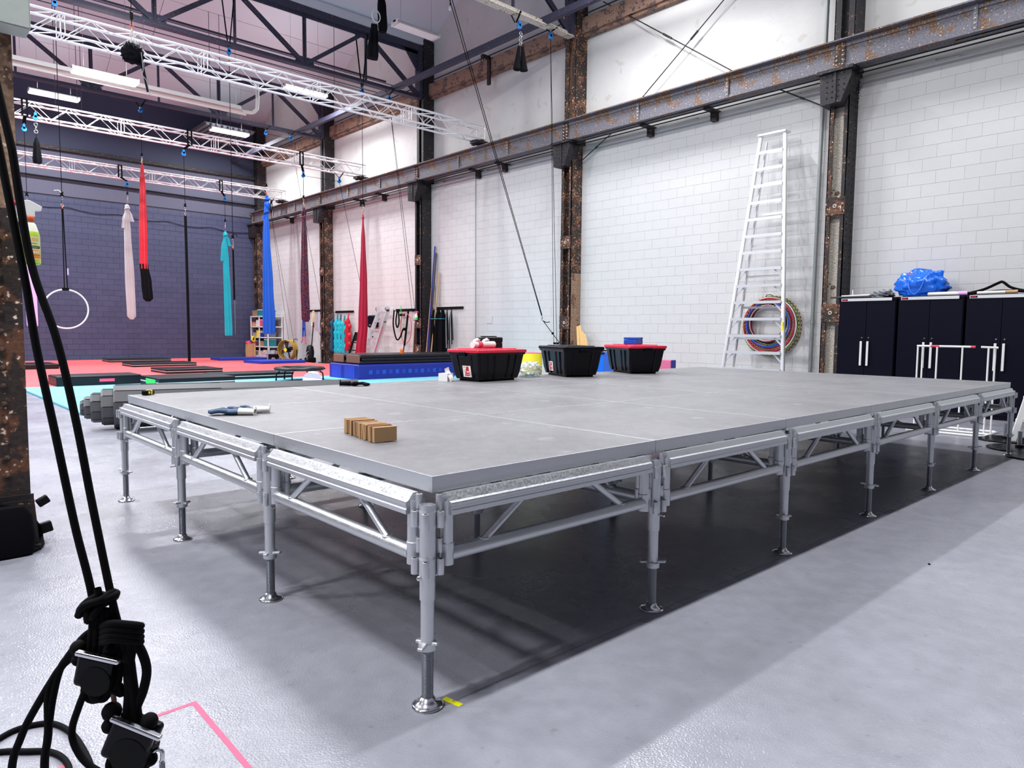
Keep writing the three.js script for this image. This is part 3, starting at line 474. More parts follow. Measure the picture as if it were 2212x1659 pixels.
// stack of cardboard pieces
{
  const t = thing('cardboard_stack', 'row of small folded kraft cardboard pieces on the near deck', 'cardboard', [0.33, DT, -0.90], 0);
  const n = 25;   // stands in a row towards the near edge
  for (let i = 0; i < n; i++) { const k = i - n / 2, o = part('cardboard_piece', [box(0.105 + rr(-0.006, 0.006), 0.064 + rr(-0.003, 0.004), 0.010)], i % 3 === 1 ? lib.kraftDark : lib.kraft, t); o.position.set(0.004 * Math.sin(i * 1.7), 0.0335 + rr(0, 0.002), k * 0.0148); o.rotation.set(rr(-0.07, 0.07), rr(-0.10, 0.10), 0); }
  t.rotation.y = -0.16;
}
// tape measure
{
  const t = thing('tape_measure', 'black and yellow tape measure on the deck corner', 'tape measure', [0.15, DT, -3.62], 0.72);
  part('case', [rbox(0.085, 0.034, 0.045, 0.008, 0, 0.017, 0)], lib.black, t); part('yellow_band', [rbox(0.022, 0.0352, 0.0462, 0.006, 0.012, 0.0176, 0)], lib.yellow, t); part('badge', [cyl(0.010, 0.003, -0.018, 0.018, 0.023, PI / 2, 0, 0, 16)], lib.yellow, t); part('belt_clip', [rbox(0.02, 0.03, 0.05, 0.006, 0.036, 0.016, 0)], lib.charcoal, t);
}
// gloves: flattened hands with five fingers and a knit cuff
function glove(name, label, pos, ry, mPalm, mCuff, group, curl = 0.3) {
  const t = thing(name, label, 'glove', pos, ry, group), s = 1;
  const g = [sph(0.045, 0, 0.016, 0, 1.05, 0.36, 0.92, 16, 10)];
  part('palm', g, mPalm, t);
  for (let k = 0; k < 4; k++) { const z = -0.030 + k * 0.0205, L = [0.062, 0.076, 0.072, 0.055][k]; part('finger', [sweep([[0.025, 0.017, z * 0.8], [0.045 + L * 0.3, 0.020 + 0.004 * (k % 2), z], [0.045 + L * 0.7, 0.017, z * 1.15], [0.045 + L, 0.012, z * 1.2 + curl * 0.01]], 0.0112, 14, 10), sph(0.0112, 0.045 + L, 0.012, z * 1.2 + curl * 0.01)], mPalm, t); }
  part('thumb', [sweep([[-0.012, 0.018, 0.025], [0.008, 0.028, 0.048], [0.038, 0.026, 0.058]], 0.0125, 12, 10), sph(0.0125, 0.038, 0.026, 0.058)], mPalm, t);
  part('cuff', [tf(new THREE.CylinderGeometry(0.030, 0.036, 0.085, 20, 1, true).scale(0.55, 1, 1), -0.075, 0.020, 0, 0, 0, PI / 2), torus(0.030, 0.003, -0.117, 0.020, 0, 0, PI / 2, 0, 6, 20).scale(1, 1, 1)], mCuff, t);
  return t;
}
mat('gloveBlue', [0.02, 0.06, 0.13], 0.6); mat('knit', [0.72, 0.70, 0.67], 0.9, 0, { side: THREE.DoubleSide }); dark('knitBlack', [0.004, 0.004, 0.006], 0.8, 0.3);
glove('work_glove', 'blue dipped work glove with an open white knit cuff, lying on top', [0.17, DT + 0.001, -2.08], PI * 0.80, lib.gloveBlue, lib.knit, 'work gloves on the deck').rotation.z = 0.04;
glove('work_glove', 'blue and white work glove lying half under another glove', [0.265, DT, -2.11], PI * 0.86, lib.gloveBlue, lib.knit, 'work gloves on the deck', 0.1);
glove('work_glove', 'black work glove lying alone near the far edge of the stage', [1.74, DT, -3.50], PI * 1.80, lib.knitBlack, lib.blackCloth, 'work gloves on the deck', 0.1);
// far folding panel with a round badge behind the stage
// ------------------------------------------------------------------ aluminium box trusses
function boxTruss(z, label) {
  const t = thing('box_truss', label, 'truss', [0, 6.465, z], 0, 'silver box trusses over the mats');
  const x0 = -1.0, x1 = 11.0, h = 0.17, rc = 0.025, rb = 0.009;
  for (const a of [-1, 1]) for (const b of [-1, 1]) part('chord', [cyl(rc, x1 - x0, (x0 + x1) / 2, a * h, b * h, 0, 0, PI / 2, 12)], lib.trussAlu, t);
  const seg = 2.4, per = 6, pitch = (seg - 0.12) / per;
  const gU = bar([-pitch / 2, -h, 0], [pitch / 2, h, 0], rb, 6), gD = bar([-pitch / 2, h, 0], [pitch / 2, -h, 0], rb, 6);
  const hU = bar([-pitch / 2, 0, -h], [pitch / 2, 0, h], rb, 6), hD = bar([-pitch / 2, 0, h], [pitch / 2, 0, -h], rb, 6);
  const vb = bar([0, -h, 0], [0, h, 0], rb, 6), hb = bar([0, 0, -h], [0, 0, h], rb, 6);
  for (let s = 0; s < 5; s++) {
    const X = x0 + s * seg;
    for (let k = 0; k < per; k++) { const x = X + 0.06 + (k + 0.5) * pitch, up = (k + s) % 2; for (const b of [-1, 1]) { piece('brace', up ? gU : gD, lib.trussAlu, t, x, 0, b * h); piece('brace', up ? hU : hD, lib.trussAlu, t, x, b * h, 0); } }
    for (const x of [X + 0.035, X + seg - 0.035]) for (const b of [-1, 1]) { piece('end_strut', vb, lib.trussAlu, t, x, 0, b * h); piece('end_strut', hb, lib.trussAlu, t, x, b * h, 0); }
  }
  part('saddle', [bx(10.7, 11.12, -0.275, -0.197, -0.13, 0.13), bx(10.82, 10.9, -0.28, -0.197, -0.22, 0.22)], lib.steelDark, t);
  return t;
}
boxTruss(-12.9, 'silver box truss next to the black gathered gear bag');
boxTruss(-19.0, 'silver box truss holding the black rope and the patterned fabric');
boxTruss(-25.0, 'silver box truss nearest to the black wall holding white and teal hammocks');

// ------------------------------------------------------------------ rigging pieces
function pulley(t, x, y, z, turn = 0) {
  const p = part('pulley', [cyl(0.055, 0.012, 0, 0, 0.02, PI / 2, 0, 0, 18), cyl(0.055, 0.012, 0, 0, -0.02, PI / 2, 0, 0, 18), box(0.05, 0.11, 0.012, 0, 0.06, 0.02), box(0.05, 0.11, 0.012, 0, 0.06, -0.02)], lib.pulleyBlue, t, 'blue pulley'); p.position.set(x, y, z); p.rotation.y = turn;
  part('wheel', [cyl(0.045, 0.026, 0, 0, 0, PI / 2, 0, 0, 16)], lib.chrome, p); part('shackle', [torus(0.024, 0.006, 0, 0.13, 0, 0, PI / 2, 0, 6, 14)], lib.chrome, p); return p;
}
function slingOver(t, x, y, z, chordY, w = 0.05, spread = 0.12) { // black strap from a chord down to a pulley
  for (const s of [-1, 1]) part('sling', [beamBox([x + s * spread * 0.4, chordY, z + s * 0.12], [x + s * 0.012, y + 0.12, z + s * 0.01], w, 0.012)], lib.blackCloth, t, 'black strap sling');
}
function trussSling(t, x, z, px, py) {
  for (const s of [-1, 1]) part('sling', [bx(x + s * 0.05 - 0.02, x + s * 0.05 + 0.02, 6.26, 6.68, z + 0.197, z + 0.21)], lib.blackCloth, t, 'black strap sling');
  part('sling', [bx(x - 0.07, x + 0.07, 6.665, 6.68, z - 0.21, z + 0.21)], lib.blackCloth, t);
  part('sling', [beamBox([x, 6.28, z + 0.2], [px, py + 0.13, z], 0.07, 0.02)], lib.blackCloth, t);
}
function swivel(t, x, y, z) { // carabiners, swivel, ring: about 0.3 tall, y is its foot
  part('swivel', [torus(0.028, 0.006, x, y + 0.03, z, 0, 0.4, 0, 6, 14).scale(1, 1, 1), cyl(0.017, 0.05, x, y + 0.09, z), cyl(0.010, 0.03, x, y + 0.13, z)], lib.chrome, t);
  part('carabiner', [torus(0.026, 0.0055, 0, 0, 0, 0, 0, 0, 6, 16).scale(0.8, 1.5, 1).translate(x, y + 0.18, z)], lib.chrome, t); part('carabiner', [torus(0.026, 0.0055, 0, 0, 0, 0, PI / 2, 0, 6, 16).scale(1, 1.5, 0.8).translate(x, y - 0.02, z)], lib.orange, t, 'orange carabiner');
  part('rope_knot', [sph(0.026, x, y + 0.26, z, 1, 1.5, 1), torus(0.03, 0.011, x, y + 0.23, z, 1.2, 0, 0, 6, 12), torus(0.028, 0.011, x, y + 0.29, z, 1.9, 0.5, 0, 6, 12)], lib.rope, t);
}
const line = (t, a, b, r = 0.0075) => part('line', [bar(a, b, r, 6)], lib.rope, t, 'thin black line');
// gathered cloth: rings flattened and fluted; prof = [[y, width, depth, dx], ...] from the bottom up
function cloth(prof, flutes = 9, amp = 0.2, seed = 1, rows = 36, N = 54) {
  const rings = [], at = (y) => { let i = 0; while (i < prof.length - 2 && y > prof[i + 1][0]) i++; const a = prof[i], b = prof[i + 1], k = clamp((y - a[0]) / (b[0] - a[0])), s = k * k * (3 - 2 * k); return [1, 2, 3].map(q => (a[q] || 0) + ((b[q] || 0) - (a[q] || 0)) * s); };
  const y0 = prof[0][0], y1 = prof[prof.length - 1][0];
  for (let j = 0; j <= rows; j++) { const y = y0 + (y1 - y0) * j / rows, [w, d, dx] = at(y), r = []; for (let i = 0; i < N; i++) { const a = -i / N * 2 * PI, tw = noise3.noise(seed, y * 0.6, 2) * 1.4, f = 1 + amp * Math.sin(flutes * a + tw + seed) + amp * 0.5 * Math.sin((flutes * 2 - 3) * a + 2 * tw); r.push([dx + Math.cos(a) * w / 2 * f, y, Math.sin(a) * d / 2 * f]); } rings.push(r); }
  return loft(rings);
}
function aerial(name, label, cat, x, z, yPulley, yKnot, over) {
  const t = thing(name, label, cat, [x, 0, z], 0, over.group);
  if (over.truss) trussSling(t, over.dx || 0, 0, 0, yPulley); else if (!over.noSling) slingOver(t, 0, yPulley, 0, over.chord || 8.12, 0.05, 0.3);
  if (!over.noPulley) pulley(t, 0, yPulley, 0);
  line(t, [0, yPulley, 0], [0, yKnot + 0.32, 0]); swivel(t, 0, yKnot + 0.04, 0); return t;
}
// pink-violet hammock
{ const t = aerial('aerial_hammock', 'pale violet aerial hammock hanging behind the spray bottle', 'hammock', 1.68, -19, 6.0, 4.15, { truss: true });
  const c = part('fabric', [cloth([[1.19, 0.10, 0.05, 0.01], [1.27, 0.22, 0.08, 0.01], [1.9, 0.23, 0.10], [3.2, 0.15, 0.09], [4.0, 0.06, 0.06]], 7, 0.16, 3)], lib.silkPink, t); part('knot', [sph(0.05, 0, 4.03, 0, 1.1, 1.3, 1)], lib.silkPink, c); }
// hoop
{ const t = aerial('aerial_hoop', 'white taped aerial hoop hanging on black straps', 'hoop', 1.85, -15.85, 7.95, 3.75, { chord: 9.4 });
  part('hoop', [torus(0.415, 0.017, 0, 1.62, 0, 0, 0, 0, 10, 64)], lib.offWhite, t);
  for (const s of [-1, 1]) part('strap', [beamBox([s * 0.008, 3.75, 0], [s * 0.028 + 0.01, 2.05, 0], 0.05, 0.014)], lib.blackCloth, t, 'black webbing strap'); part('purple_tag', [box(0.04, 0.14, 0.02, 0.05, 2.42, 0)], lib.silkPink, t); part('strap_wrap', [rbox(0.13, 0.06, 0.06, 0.01, 0, 2.045, 0)], lib.blackCloth, t); part('rope_tail', [sweep([[0, 4.05, 0], [-0.05, 4.12, 0], [-0.14, 4.11, 0]], 0.008, 10, 6)], lib.offWhite, t); }
// white hammock
{ const t = aerial('aerial_hammock', 'white aerial hammock with knotted tails in front of the black wall', 'hammock', 5.4, -25, 6.08, 5.5, { truss: true, dx: -0.25 });
  const c = part('fabric', [cloth([[1.52, 0.10, 0.06, 0.02], [1.62, 0.25, 0.10, 0.02], [2.9, 0.26, 0.12, 0.0], [4.5, 0.19, 0.12, -0.03], [5.25, 0.11, 0.1, -0.03], [5.42, 0.06, 0.06, -0.02]], 8, 0.16, 5)], lib.silkWhite, t);
  part('knot', [sph(0.075, -0.02, 5.34, 0, 1, 1.25, 1), torus(0.06, 0.035, -0.02, 5.28, 0, 1.3, 0.2, 0, 8, 16)], lib.silkWhite, c); part('tail', [cloth([[4.62, 0.13, 0.05, -0.13], [4.9, 0.10, 0.05, -0.12], [5.3, 0.05, 0.05, -0.04]], 4, 0.25, 8, 12, 24)], lib.silkWhite, c); part('tail', [cloth([[4.86, 0.14, 0.05, 0.11], [5.05, 0.11, 0.05, 0.08], [5.3, 0.05, 0.05, 0]], 4, 0.25, 9, 12, 24)], lib.silkWhite, c); }
// red over black hammock
{ const t = aerial('aerial_hammock', 'red aerial hammock with a black lower end', 'hammock', 5.07, -21.95, 7.8, 6.2, {});
  part('red_fabric', [cloth([[3.05, 0.21, 0.11, -0.03], [4.2, 0.21, 0.11, -0.02], [5.5, 0.16, 0.1, 0], [6.1, 0.09, 0.08, 0], [6.22, 0.04, 0.05, 0]], 7, 0.16, 11)], lib.silkScarlet, t);
  part('black_fabric', [cloth([[2.05, 0.10, 0.06, 0.06], [2.14, 0.24, 0.11, 0.06], [2.6, 0.25, 0.12, 0.03], [3.2, 0.205, 0.108, -0.03]], 7, 0.18, 12)], lib.silkBlack, t); }
// black rope
{ const t = aerial('climbing_rope', 'thick black climbing rope reaching down to the red mat', 'rope', 5.35, -19, 6.05, 4.35, { truss: true, dx: 0.1 });
  part('rope_body', [sweep([[0, 4.36, 0], [0.005, 3.2, 0], [0.01, 1.8, 0], [0.01, 0.30, 0]], 0.036, 24, 10)], lib.rope, t); part('end_cap', [cyl(0.04, 0.12, 0.01, 0.36, 0)], lib.black, t); }
// teal hammock
{ const t = aerial('aerial_hammock', 'bright teal aerial hammock with hanging tails by the black wall', 'hammock', 8.68, -25, 6.02, 4.95, { truss: true, dx: -0.2 });
  const c = part('fabric', [cloth([[0.97, 0.24, 0.06, 0.05], [1.1, 0.25, 0.10, 0.05], [2.5, 0.24, 0.1, 0.03], [3.8, 0.19, 0.1, 0], [4.7, 0.10, 0.08, -0.02], [4.88, 0.05, 0.05, 0]], 7, 0.16, 15)], lib.silkTeal, t); part('knot', [sph(0.08, -0.01, 4.75, 0, 1, 1.1, 1), torus(0.065, 0.035, -0.01, 4.70, 0, 1.2, 0.3, 0, 8, 16)], lib.silkTeal, c); part('tail', [cloth([[3.75, 0.16, 0.05, -0.12], [4.2, 0.12, 0.05, -0.11], [4.75, 0.06, 0.05, -0.03]], 4, 0.25, 17, 12, 24)], lib.silkTeal, c); part('tail', [cloth([[4.32, 0.13, 0.05, 0.13], [4.5, 0.1, 0.05, 0.1], [4.75, 0.06, 0.05, 0.02]], 4, 0.25, 18, 12, 24)], lib.silkTeal, c); }
// straps
{ const t = aerial('aerial_straps', 'pair of black aerial straps hanging beside the teal hammock', 'straps', 5.45, -15.85, 7.93, 3.2, { chord: 9.4 });
  for (const s of [-1, 1]) part('strap', [beamBox([s * 0.01, 3.22, 0], [s * 0.013 + 0.01, 1.95, 0], 0.035, 0.012)], lib.blackCloth, t); part('strap_loop', [torus(0.42, 0.016, 0, 0, 0, 0, PI / 2 - 0.12, 0, 8, 32).scale(0.35, 1.02, 0.12).translate(0.02, 1.52, 0)], lib.midGrey, t); part('rope_tail', [sweep([[0, 3.55, 0], [0.06, 3.58, 0], [0.12, 3.52, 0]], 0.008, 10, 6)], lib.rope, t); }
// blue silk
{ const t = aerial('aerial_silk', 'bright blue aerial silk hanging near the corner shelf', 'silk', 8.97, -21.95, 7.88, 5.85, {});
  const c = part('fabric', [cloth([[1.06, 0.40, 0.12, 0.02], [1.5, 0.40, 0.13, 0.02], [2.8, 0.32, 0.12, 0], [4.4, 0.22, 0.11, -0.03], [5.2, 0.14, 0.10, -0.03], [5.8, 0.09, 0.08, 0]], 8, 0.15, 21)], lib.silkBlue, t); part('knot', [sph(0.09, 0, 5.5, 0, 1, 1.6, 1), torus(0.075, 0.04, -0.03, 5.22, 0.02, 1.0, 0.4, 0, 8, 16), torus(0.07, 0.04, 0.0, 5.66, 0.02, 1.4, 0.1, 0, 8, 16)], lib.silkBlue, c); part('tail', [cloth([[5.0, 0.10, 0.04, -0.14], [5.2, 0.07, 0.05, -0.06]], 3, 0.2, 22, 6, 18)], lib.silkBlue, c); part('loop', [torus(0.06, 0.02, 0.14, 5.45, 0.02, 0, 0, 0, 8, 16).scale(0.5, 3, 1).translate(0.08, -10.9, 0)], lib.blackCloth, t); }
// patterned
{ const t = aerial('aerial_silk', 'dark aerial fabric with a rust and violet pattern', 'silk', 8.88, -19, 6.0, 5.05, { truss: true, dx: -0.15 });
  const c = part('fabric', [cloth([[1.47, 0.16, 0.08, 0.02], [1.58, 0.24, 0.11, 0.02], [2.6, 0.23, 0.1, 0], [3.8, 0.18, 0.1, 0], [4.7, 0.11, 0.09, 0], [5.02, 0.07, 0.07, 0]], 7, 0.16, 25)], lib.silkPattern, t); part('knot', [torus(0.07, 0.034, 0, 4.86, 0, 0, 0.4, 0, 8, 18), sph(0.07, 0, 4.72, 0, 1.1, 1, 1)], lib.silkPattern, c); }
// red silk
{ const t = aerial('aerial_silk', 'crimson aerial silk hanging down behind the crash mat', 'silk', 9.12, -15.85, 7.85, 4.5, { chord: 9.4 });
  const c = part('fabric', [cloth([[0.58, 0.30, 0.10, -0.1], [1.4, 0.26, 0.11, -0.02], [2.6, 0.21, 0.10, 0], [3.7, 0.12, 0.08, 0], [4.35, 0.04, 0.04, 0], [4.48, 0.03, 0.03, 0]], 7, 0.14, 31)], lib.silkRed, t); part('knot', [sph(0.035, 0, 4.38, 0, 1, 1.4, 1)], lib.silkRed, c); }
// bags and spare lines up high
{ const t = thing('gear_bag', 'black gathered gear bag hanging beside the silver truss', 'bag', [2.42, -0.50, -12.45]);
  const g = crumple(0.19, 1.0, 1.05, 0.8, 0.32, 3.0, 9.1, 32, 24); part('bag_body', [g.translate(0, 6.50, 0)], lib.blackCloth, t);
  for (let k = 0; k < 6; k++) part('gather_string', [bar([0, 7.10, 0], [-0.08 + k * 0.036, 6.82, 0.04 * (k % 2)], 0.005, 5)], lib.offWhite, t); part('carabiner', [torus(0.03, 0.007, 0, 7.13, 0, 0, 0, 0, 6, 14)], lib.orange, t); line(t, [0, 7.16, 0], [0, roofY(-12.45) + 0.5, 0]); part('shackle', [rbox(0.06, 0.14, 0.05, 0.02, 0, 7.32, 0)], lib.black, t); part('strap', [beamBox([0.10, 6.62, 0.10], [0.22, 6.02, 0.08], 0.075, 0.015)], lib.blackCloth, t); part('cord', [sweep([[0.10, 6.66, 0.16], [0.12, 6.36, 0.18], [0.09, 6.26, 0.16], [0.17, 6.2, 0.16], [0.24, 5.96, 0.12]], 0.006, 24, 5)], lib.grey, t); }
{ const t = thing('rope_bag', 'pair of long black rope bags hung together with a pale cord', 'bag', [7.35, 0, -12.3]);
  part('bag_body', [cloth([[7.3, 0.26, 0.2, -0.05], [7.4, 0.30, 0.22, -0.05], [7.8, 0.22, 0.18, -0.02], [8.05, 0.16, 0.12, 0]], 4, 0.12, 3, 16, 30)], lib.blackCloth, t); part('bag_body', [cloth([[7.95, 0.16, 0.14, 0.22], [8.05, 0.22, 0.16, 0.22], [8.5, 0.2, 0.16, 0.2], [8.8, 0.12, 0.1, 0.18]], 4, 0.12, 4, 16, 30)], lib.blackCloth, t); part('cord', [torus(0.13, 0.012, 0.02, 8.22, 0.05, 0, 0, 0, 6, 24).scale(0.8, 1, 1)], lib.offWhite, t); line(t, [0.18, 8.8, 0], [0.15, 9.55, -0.2]); }
{ const t = thing('rope_bag', 'small black cone shaped bag pair hanging below the pale truss chord', 'bag', [9.32, 0, -9.6]);
  slingOver(t, 0, 7.78, -0.17, 8.12); pulley(t, 0, 7.78, -0.05); part('chain', [torus(0.035, 0.01, 0, 7.62, 0, 0, 0, 0, 6, 12), torus(0.035, 0.01, 0, 7.55, 0, 0, PI / 2, 0, 6, 12), torus(0.035, 0.01, 0, 7.48, 0, 0, 0, 0, 6, 12), torus(0.035, 0.01, 0, 7.41, 0, 0, PI / 2, 0, 6, 12)], lib.chrome, t);
  for (const s of [-1, 1]) part('bag_body', [tf(new THREE.CylinderGeometry(0.025, 0.085, 0.50, 14), s * 0.06, 7.10, s * 0.02, 0, 0, s * 0.10)], lib.blackCloth, t); }
{ const t = thing('rope_bag', 'small black bag hanging from the silver truss by the rusty near column', 'bag', [1.72, 0, -17.7]);
  pulley(t, 0, 6.0, 0); part('sling', [beamBox([0.1, 6.3, -1.2], [0, 6.12, 0], 0.05, 0.014)], lib.blackCloth, t); part('chain', [torus(0.035, 0.01, 0, 5.85, 0, 0, 0, 0, 6, 12), torus(0.035, 0.01, 0, 5.77, 0, 0, PI / 2, 0, 6, 12), torus(0.035, 0.01, 0, 5.69, 0, 0, 0, 0, 6, 12)], lib.chrome, t); part('bag_body', [cloth([[4.98, 0.16, 0.1, 0], [5.05, 0.18, 0.12, 0], [5.4, 0.13, 0.1, 0], [5.55, 0.05, 0.05, 0]], 4, 0.12, 6, 12, 24)], lib.blackCloth, t); line(t, [0, 5.66, 0], [0, 5.5, 0]); }
// control lines: from a high pulley at the right back to the wall
function controlLine(label, a, pulleyPos, ends, chord) {
  const t = thing('control_line', label, 'line', [0, 0, 0], 0, 'control lines down to the white wall');
  slingOver(t, pulleyPos[0], pulleyPos[1], pulleyPos[2], chord, 0.05, 0.25); pulley(t, ...pulleyPos); if (a) line(t, a, pulleyPos, 0.006);
  for (const e of ends) { line(t, pulleyPos, e, 0.006); part('wall_cleat', [rbox(0.06, 0.05, 0.05, 0.01, Math.min(e[0] + 0.03, 11.33), e[1], e[2])], lib.black, t); }
}
controlLine('line from the dark roof truss down to the rope rack by the dark column', [5.45, 7.93, -15.85], [10.0, 7.84, -15.85], [[11.3, 1.85, -16.45], [11.3, 1.85, -16.62]], 8.12);
controlLine('line from the roof truss near the black wall down to the coiled ropes', [8.97, 7.88, -21.95], [9.87, 7.87, -21.95], [[11.3, 1.9, -22.6]], 8.12);
controlLine('pair of lines from the far silver truss down to the floor near the fan', [8.68, 6.02, -25], [10.42, 5.95, -25], [[11.3, 0.5, -25.35], [11.3, 0.6, -24.9]], 6.3);
controlLine('line from the silver truss over the patterned fabric to the wall', [8.88, 6.0, -19], [10.12, 6.01, -19], [[11.3, 1.0, -19.05]], 6.3);
controlLine('pair of vertical lines beside the column with wooden sticks', null, [10.4, 7.9, -9.77], [[10.96, 0.95, -9.98], [10.96, 0.95, -10.08]], 8.1);
{ const t = thing('guy_rope', 'double black guy rope running from the roof down to a carabiner', 'rope', [0, 0, 0]);
  for (const s of [0, 0.07]) line(t, [7.4 + s, 8.12, -9.77], [10.9 + s * 0.3, 1.62, -10.45], 0.0085); part('carabiner', [torus(0.04, 0.008, 0, 0, 0, 0, 0.6, 0, 6, 16).scale(1, 1.6, 1).translate(10.91, 1.56, -10.44)], lib.chrome, t); line(t, [10.92, 1.5, -10.42], [11.3, 0.75, -9.99], 0.009); part('buckle', [rbox(0.05, 0.06, 0.04, 0.01, 11.08, 1.19, -10.24)], lib.black, t); part('rope_tail', [sweep([[10.92, 1.5, -10.42], [10.96, 1.46, -10.36], [10.99, 1.47, -10.25]], 0.01, 10, 6)], lib.rope, t); }
// wall bracing rods
for (const [a, b, l] of [[[11.3, 8.3, -5.13], [11.3, 6.2, -8.0], 'steel bracing rod slanting across the upper white wall'], [[11.3, 8.7, -9.0], [11.3, 6.15, -5.45], 'steel bracing rod with turnbuckle crossing another on the upper wall'], [[11.25, 5.72, -8.61], [11.25, 5.24, -9.55], 'short knee rod below the girder beside the tan column'], [[11.25, 5.8, -4.82], [11.25, 5.11, -3.65], 'short knee rod below the girder beside the cabinets column']]) single('bracing_rod', [bar(a, b, 0.012, 6), bar(a.map((v, i) => v * 0.53 + b[i] * 0.47), a.map((v, i) => v * 0.47 + b[i] * 0.53), 0.022, 8)], lib.steelDark, l, 'rod');
// heater: white tube with an upturned end
{ const t = thing('radiant_heater', 'long white radiant heater tube with an upturned elbow end', 'heater', [0, 0, -17.9]);
  part('tube', [sweep([[-1, 7.22, 0], [3, 7.22, 0], [6.6, 7.22, 0], [6.86, 7.24, 0], [6.98, 7.36, 0], [7.0, 7.6, 0], [7.0, 8.1, 0]], 0.05, 120, 12, false, 0.1)], lib.offWhite, t); part('reflector', [extrude([[-0.16, -0.02], [-0.08, 0.10], [0.08, 0.10], [0.16, -0.02], [0.14, -0.02], [0.07, 0.085], [-0.07, 0.085], [-0.14, -0.02]], 7.5).rotateY(PI / 2).translate(-1, 7.24, 0)], lib.fixture, t); part('lower_tube', [bar([-1, 7.1, 0.16], [6.6, 7.1, 0.16], 0.03, 8)], lib.offWhite, t); for (const x of [1.5, 4.1, 6.4]) part('hanger', [bar([x, 7.3, 0], [x, 9.2, 0], 0.006, 5)], lib.grey, t); }
// hanging wires from the roof
for (const [x, z, y0, y1, i] of [[2.6, -20.4, 7.1, 10.7, 0], [3.1, -20.4, 7.2, 10.7, 1], [3.2, -20.4, 7.1, 10.7, 2], [6.6, -20.4, 7.3, 10.7, 3], [6.9, -20.4, 7.3, 10.7, 4], [9.0, -17.2, 8.2, 12.5, 5]]) single('hanger_wire', [bar([x, y0, z], [x, y1, z], 0.008, 5)], lib.steelRoof, 'thin hanger wire dropping from the sloping roof', 'wire', 'hanger wires below the roof');
{ const t = thing('safety_light', 'small white bulb hung on a short cable below the sloping roof', 'bulb', [9.4, 9.0, -12.2]); part('bulb', [sph(0.045, 0, 0, 0, 1, 1.4, 1)], lib.white, t); part('cable', [sweep([[0, 0.06, 0], [0.05, 0.5, -0.05], [0.12, 0.75, -0.1]], 0.012, 10, 6)], lib.black, t); part('catenary', [sweep([[-1.8, 0.7, -0.1], [-0.6, 0.68, -0.1], [0.6, 0.86, -0.1], [1.9, 1.2, -0.1]], 0.009, 20, 5)], lib.offWhite, t); }
// wall hung bracket on the strut
{ const t = thing('beam_hook', 'black steel hook bracket clamped on the eave beam', 'hook', [11.15, 8.36, -12.9]); part('arm', [bx(-0.16, 0.10, 0.10, 0.18, -0.05, 0.05), bx(0.06, 0.12, -0.55, 0.15, -0.05, 0.05)], lib.steelDark, t); part('hook', [torus(0.05, 0.012, -0.14, 0.02, 0, 0, 0, 0, 6, 14, PI * 1.5)], lib.steelDark, t); }
// ------------------------------------------------------------------ mats on the floor at the back
{ const t = thing('foam_floor', 'light blue carpeted foam floor strip in front of the red one', 'floor mat', [0, 0, 0]);
  for (let k = 0; k < 3; k++) part('strip', [rbox(9.6, 0.04, 1.78, 0.012, 5.64, 0.02, -13.9 + k * 1.8)], lib.skyMat, t); }
{ const t = thing('foam_floor', 'salmon red carpeted foam floor spread out to the black wall', 'floor mat', [0, 0, 0]);
  for (let k = 0; k < 7; k++) part('strip', [rbox(9.6, 0.04, 1.83, 0.012, 5.64, 0.02, -15.73 - k * 1.85)], lib.redMat, t); }
function panelMat(label, x0, x1, z0, z1, h, opt = {}) {   // folding crash mat: pad, seam piping, coloured patches
  const t = thing(opt.name || 'crash_mat', label, 'mat', [(x0 + x1) / 2, 0.04, (z0 + z1) / 2], opt.ry || 0, opt.group || 'black folding mats'), w = x1 - x0, d = z1 - z0, m = opt.m || lib.blackVinyl;
  if (opt.line) { part('lower_pad', [rbox(w, h * 0.46, d, 0.02, 0, h * 0.23, 0)], m, t); part('upper_pad', [rbox(w, h * 0.46, d, 0.02, 0, h * 0.77, 0)], m, t); part('white_seam', [box(w - 0.01, h * 0.10, d - 0.01, 0, h * 0.5, 0)], lib.offWhite, t, 'white seam between the pads'); }
  else part('pad', [rbox(w, h, d, 0.025, 0, h / 2, 0)], m, t);
  part('seam', [box(w * 1.0 + 0.004, 0.006, d + 0.004, 0, h - 0.03, 0)], lib.black, t);
  if (opt.patch) part('patch', [box(opt.patch[0], opt.patch[1], 0.006, opt.patch[2], h * 0.5, d / 2 + 0.003)], opt.patchM, t, opt.patchL);
  if (opt.sidePatch) { part('side_patch', [box(0.006, h * 0.55, d * 0.5, -w / 2 - 0.003, h * 0.55, d * 0.08)], opt.patchM, t, opt.patchL); }
  return t;
}
mat('pinkPatch', [0.85, 0.08, 0.18], 0.6); mat('mauve', [0.28, 0.03, 0.10], 0.6);
panelMat('black folding mat with a pink patch on its long side', 1.42, 2.98, -15.55, -14.1 - 0.55, 0.20, { patch: [0.28, 0.06, 0.12], patchM: lib.pinkPatch, patchL: 'pink hook and loop patch' });
panelMat('thick black folding mat with a green patch and white seam', 2.86, 4.36, -14.3, -13.0, 0.20, { line: true, sidePatch: true, patchM: lib.green, patchL: 'green patch' });
panelMat('black folding mat partly hidden by the rusty near column', 1.5, 2.68, -23.2, -21.75, 0.14);
panelMat('thin black folding mat lying furthest back by the black wall', 4.76, 6.72, -26.4, -25.2, 0.10, { line: true });
panelMat('thin black folding mat with a white seam in the second row from the wall', 4.54, 6.42, -22.8, -21.6, 0.11, { line: true });
panelMat('black folding mat with a white seam in the middle of the red floor', 4.34, 5.8, -19.0, -17.65, 0.12, { line: true });
panelMat('black folding mat with a white seam reaching under the trampoline', 4.6, 6.42, -15.6, -14.68, 0.14, { line: true });
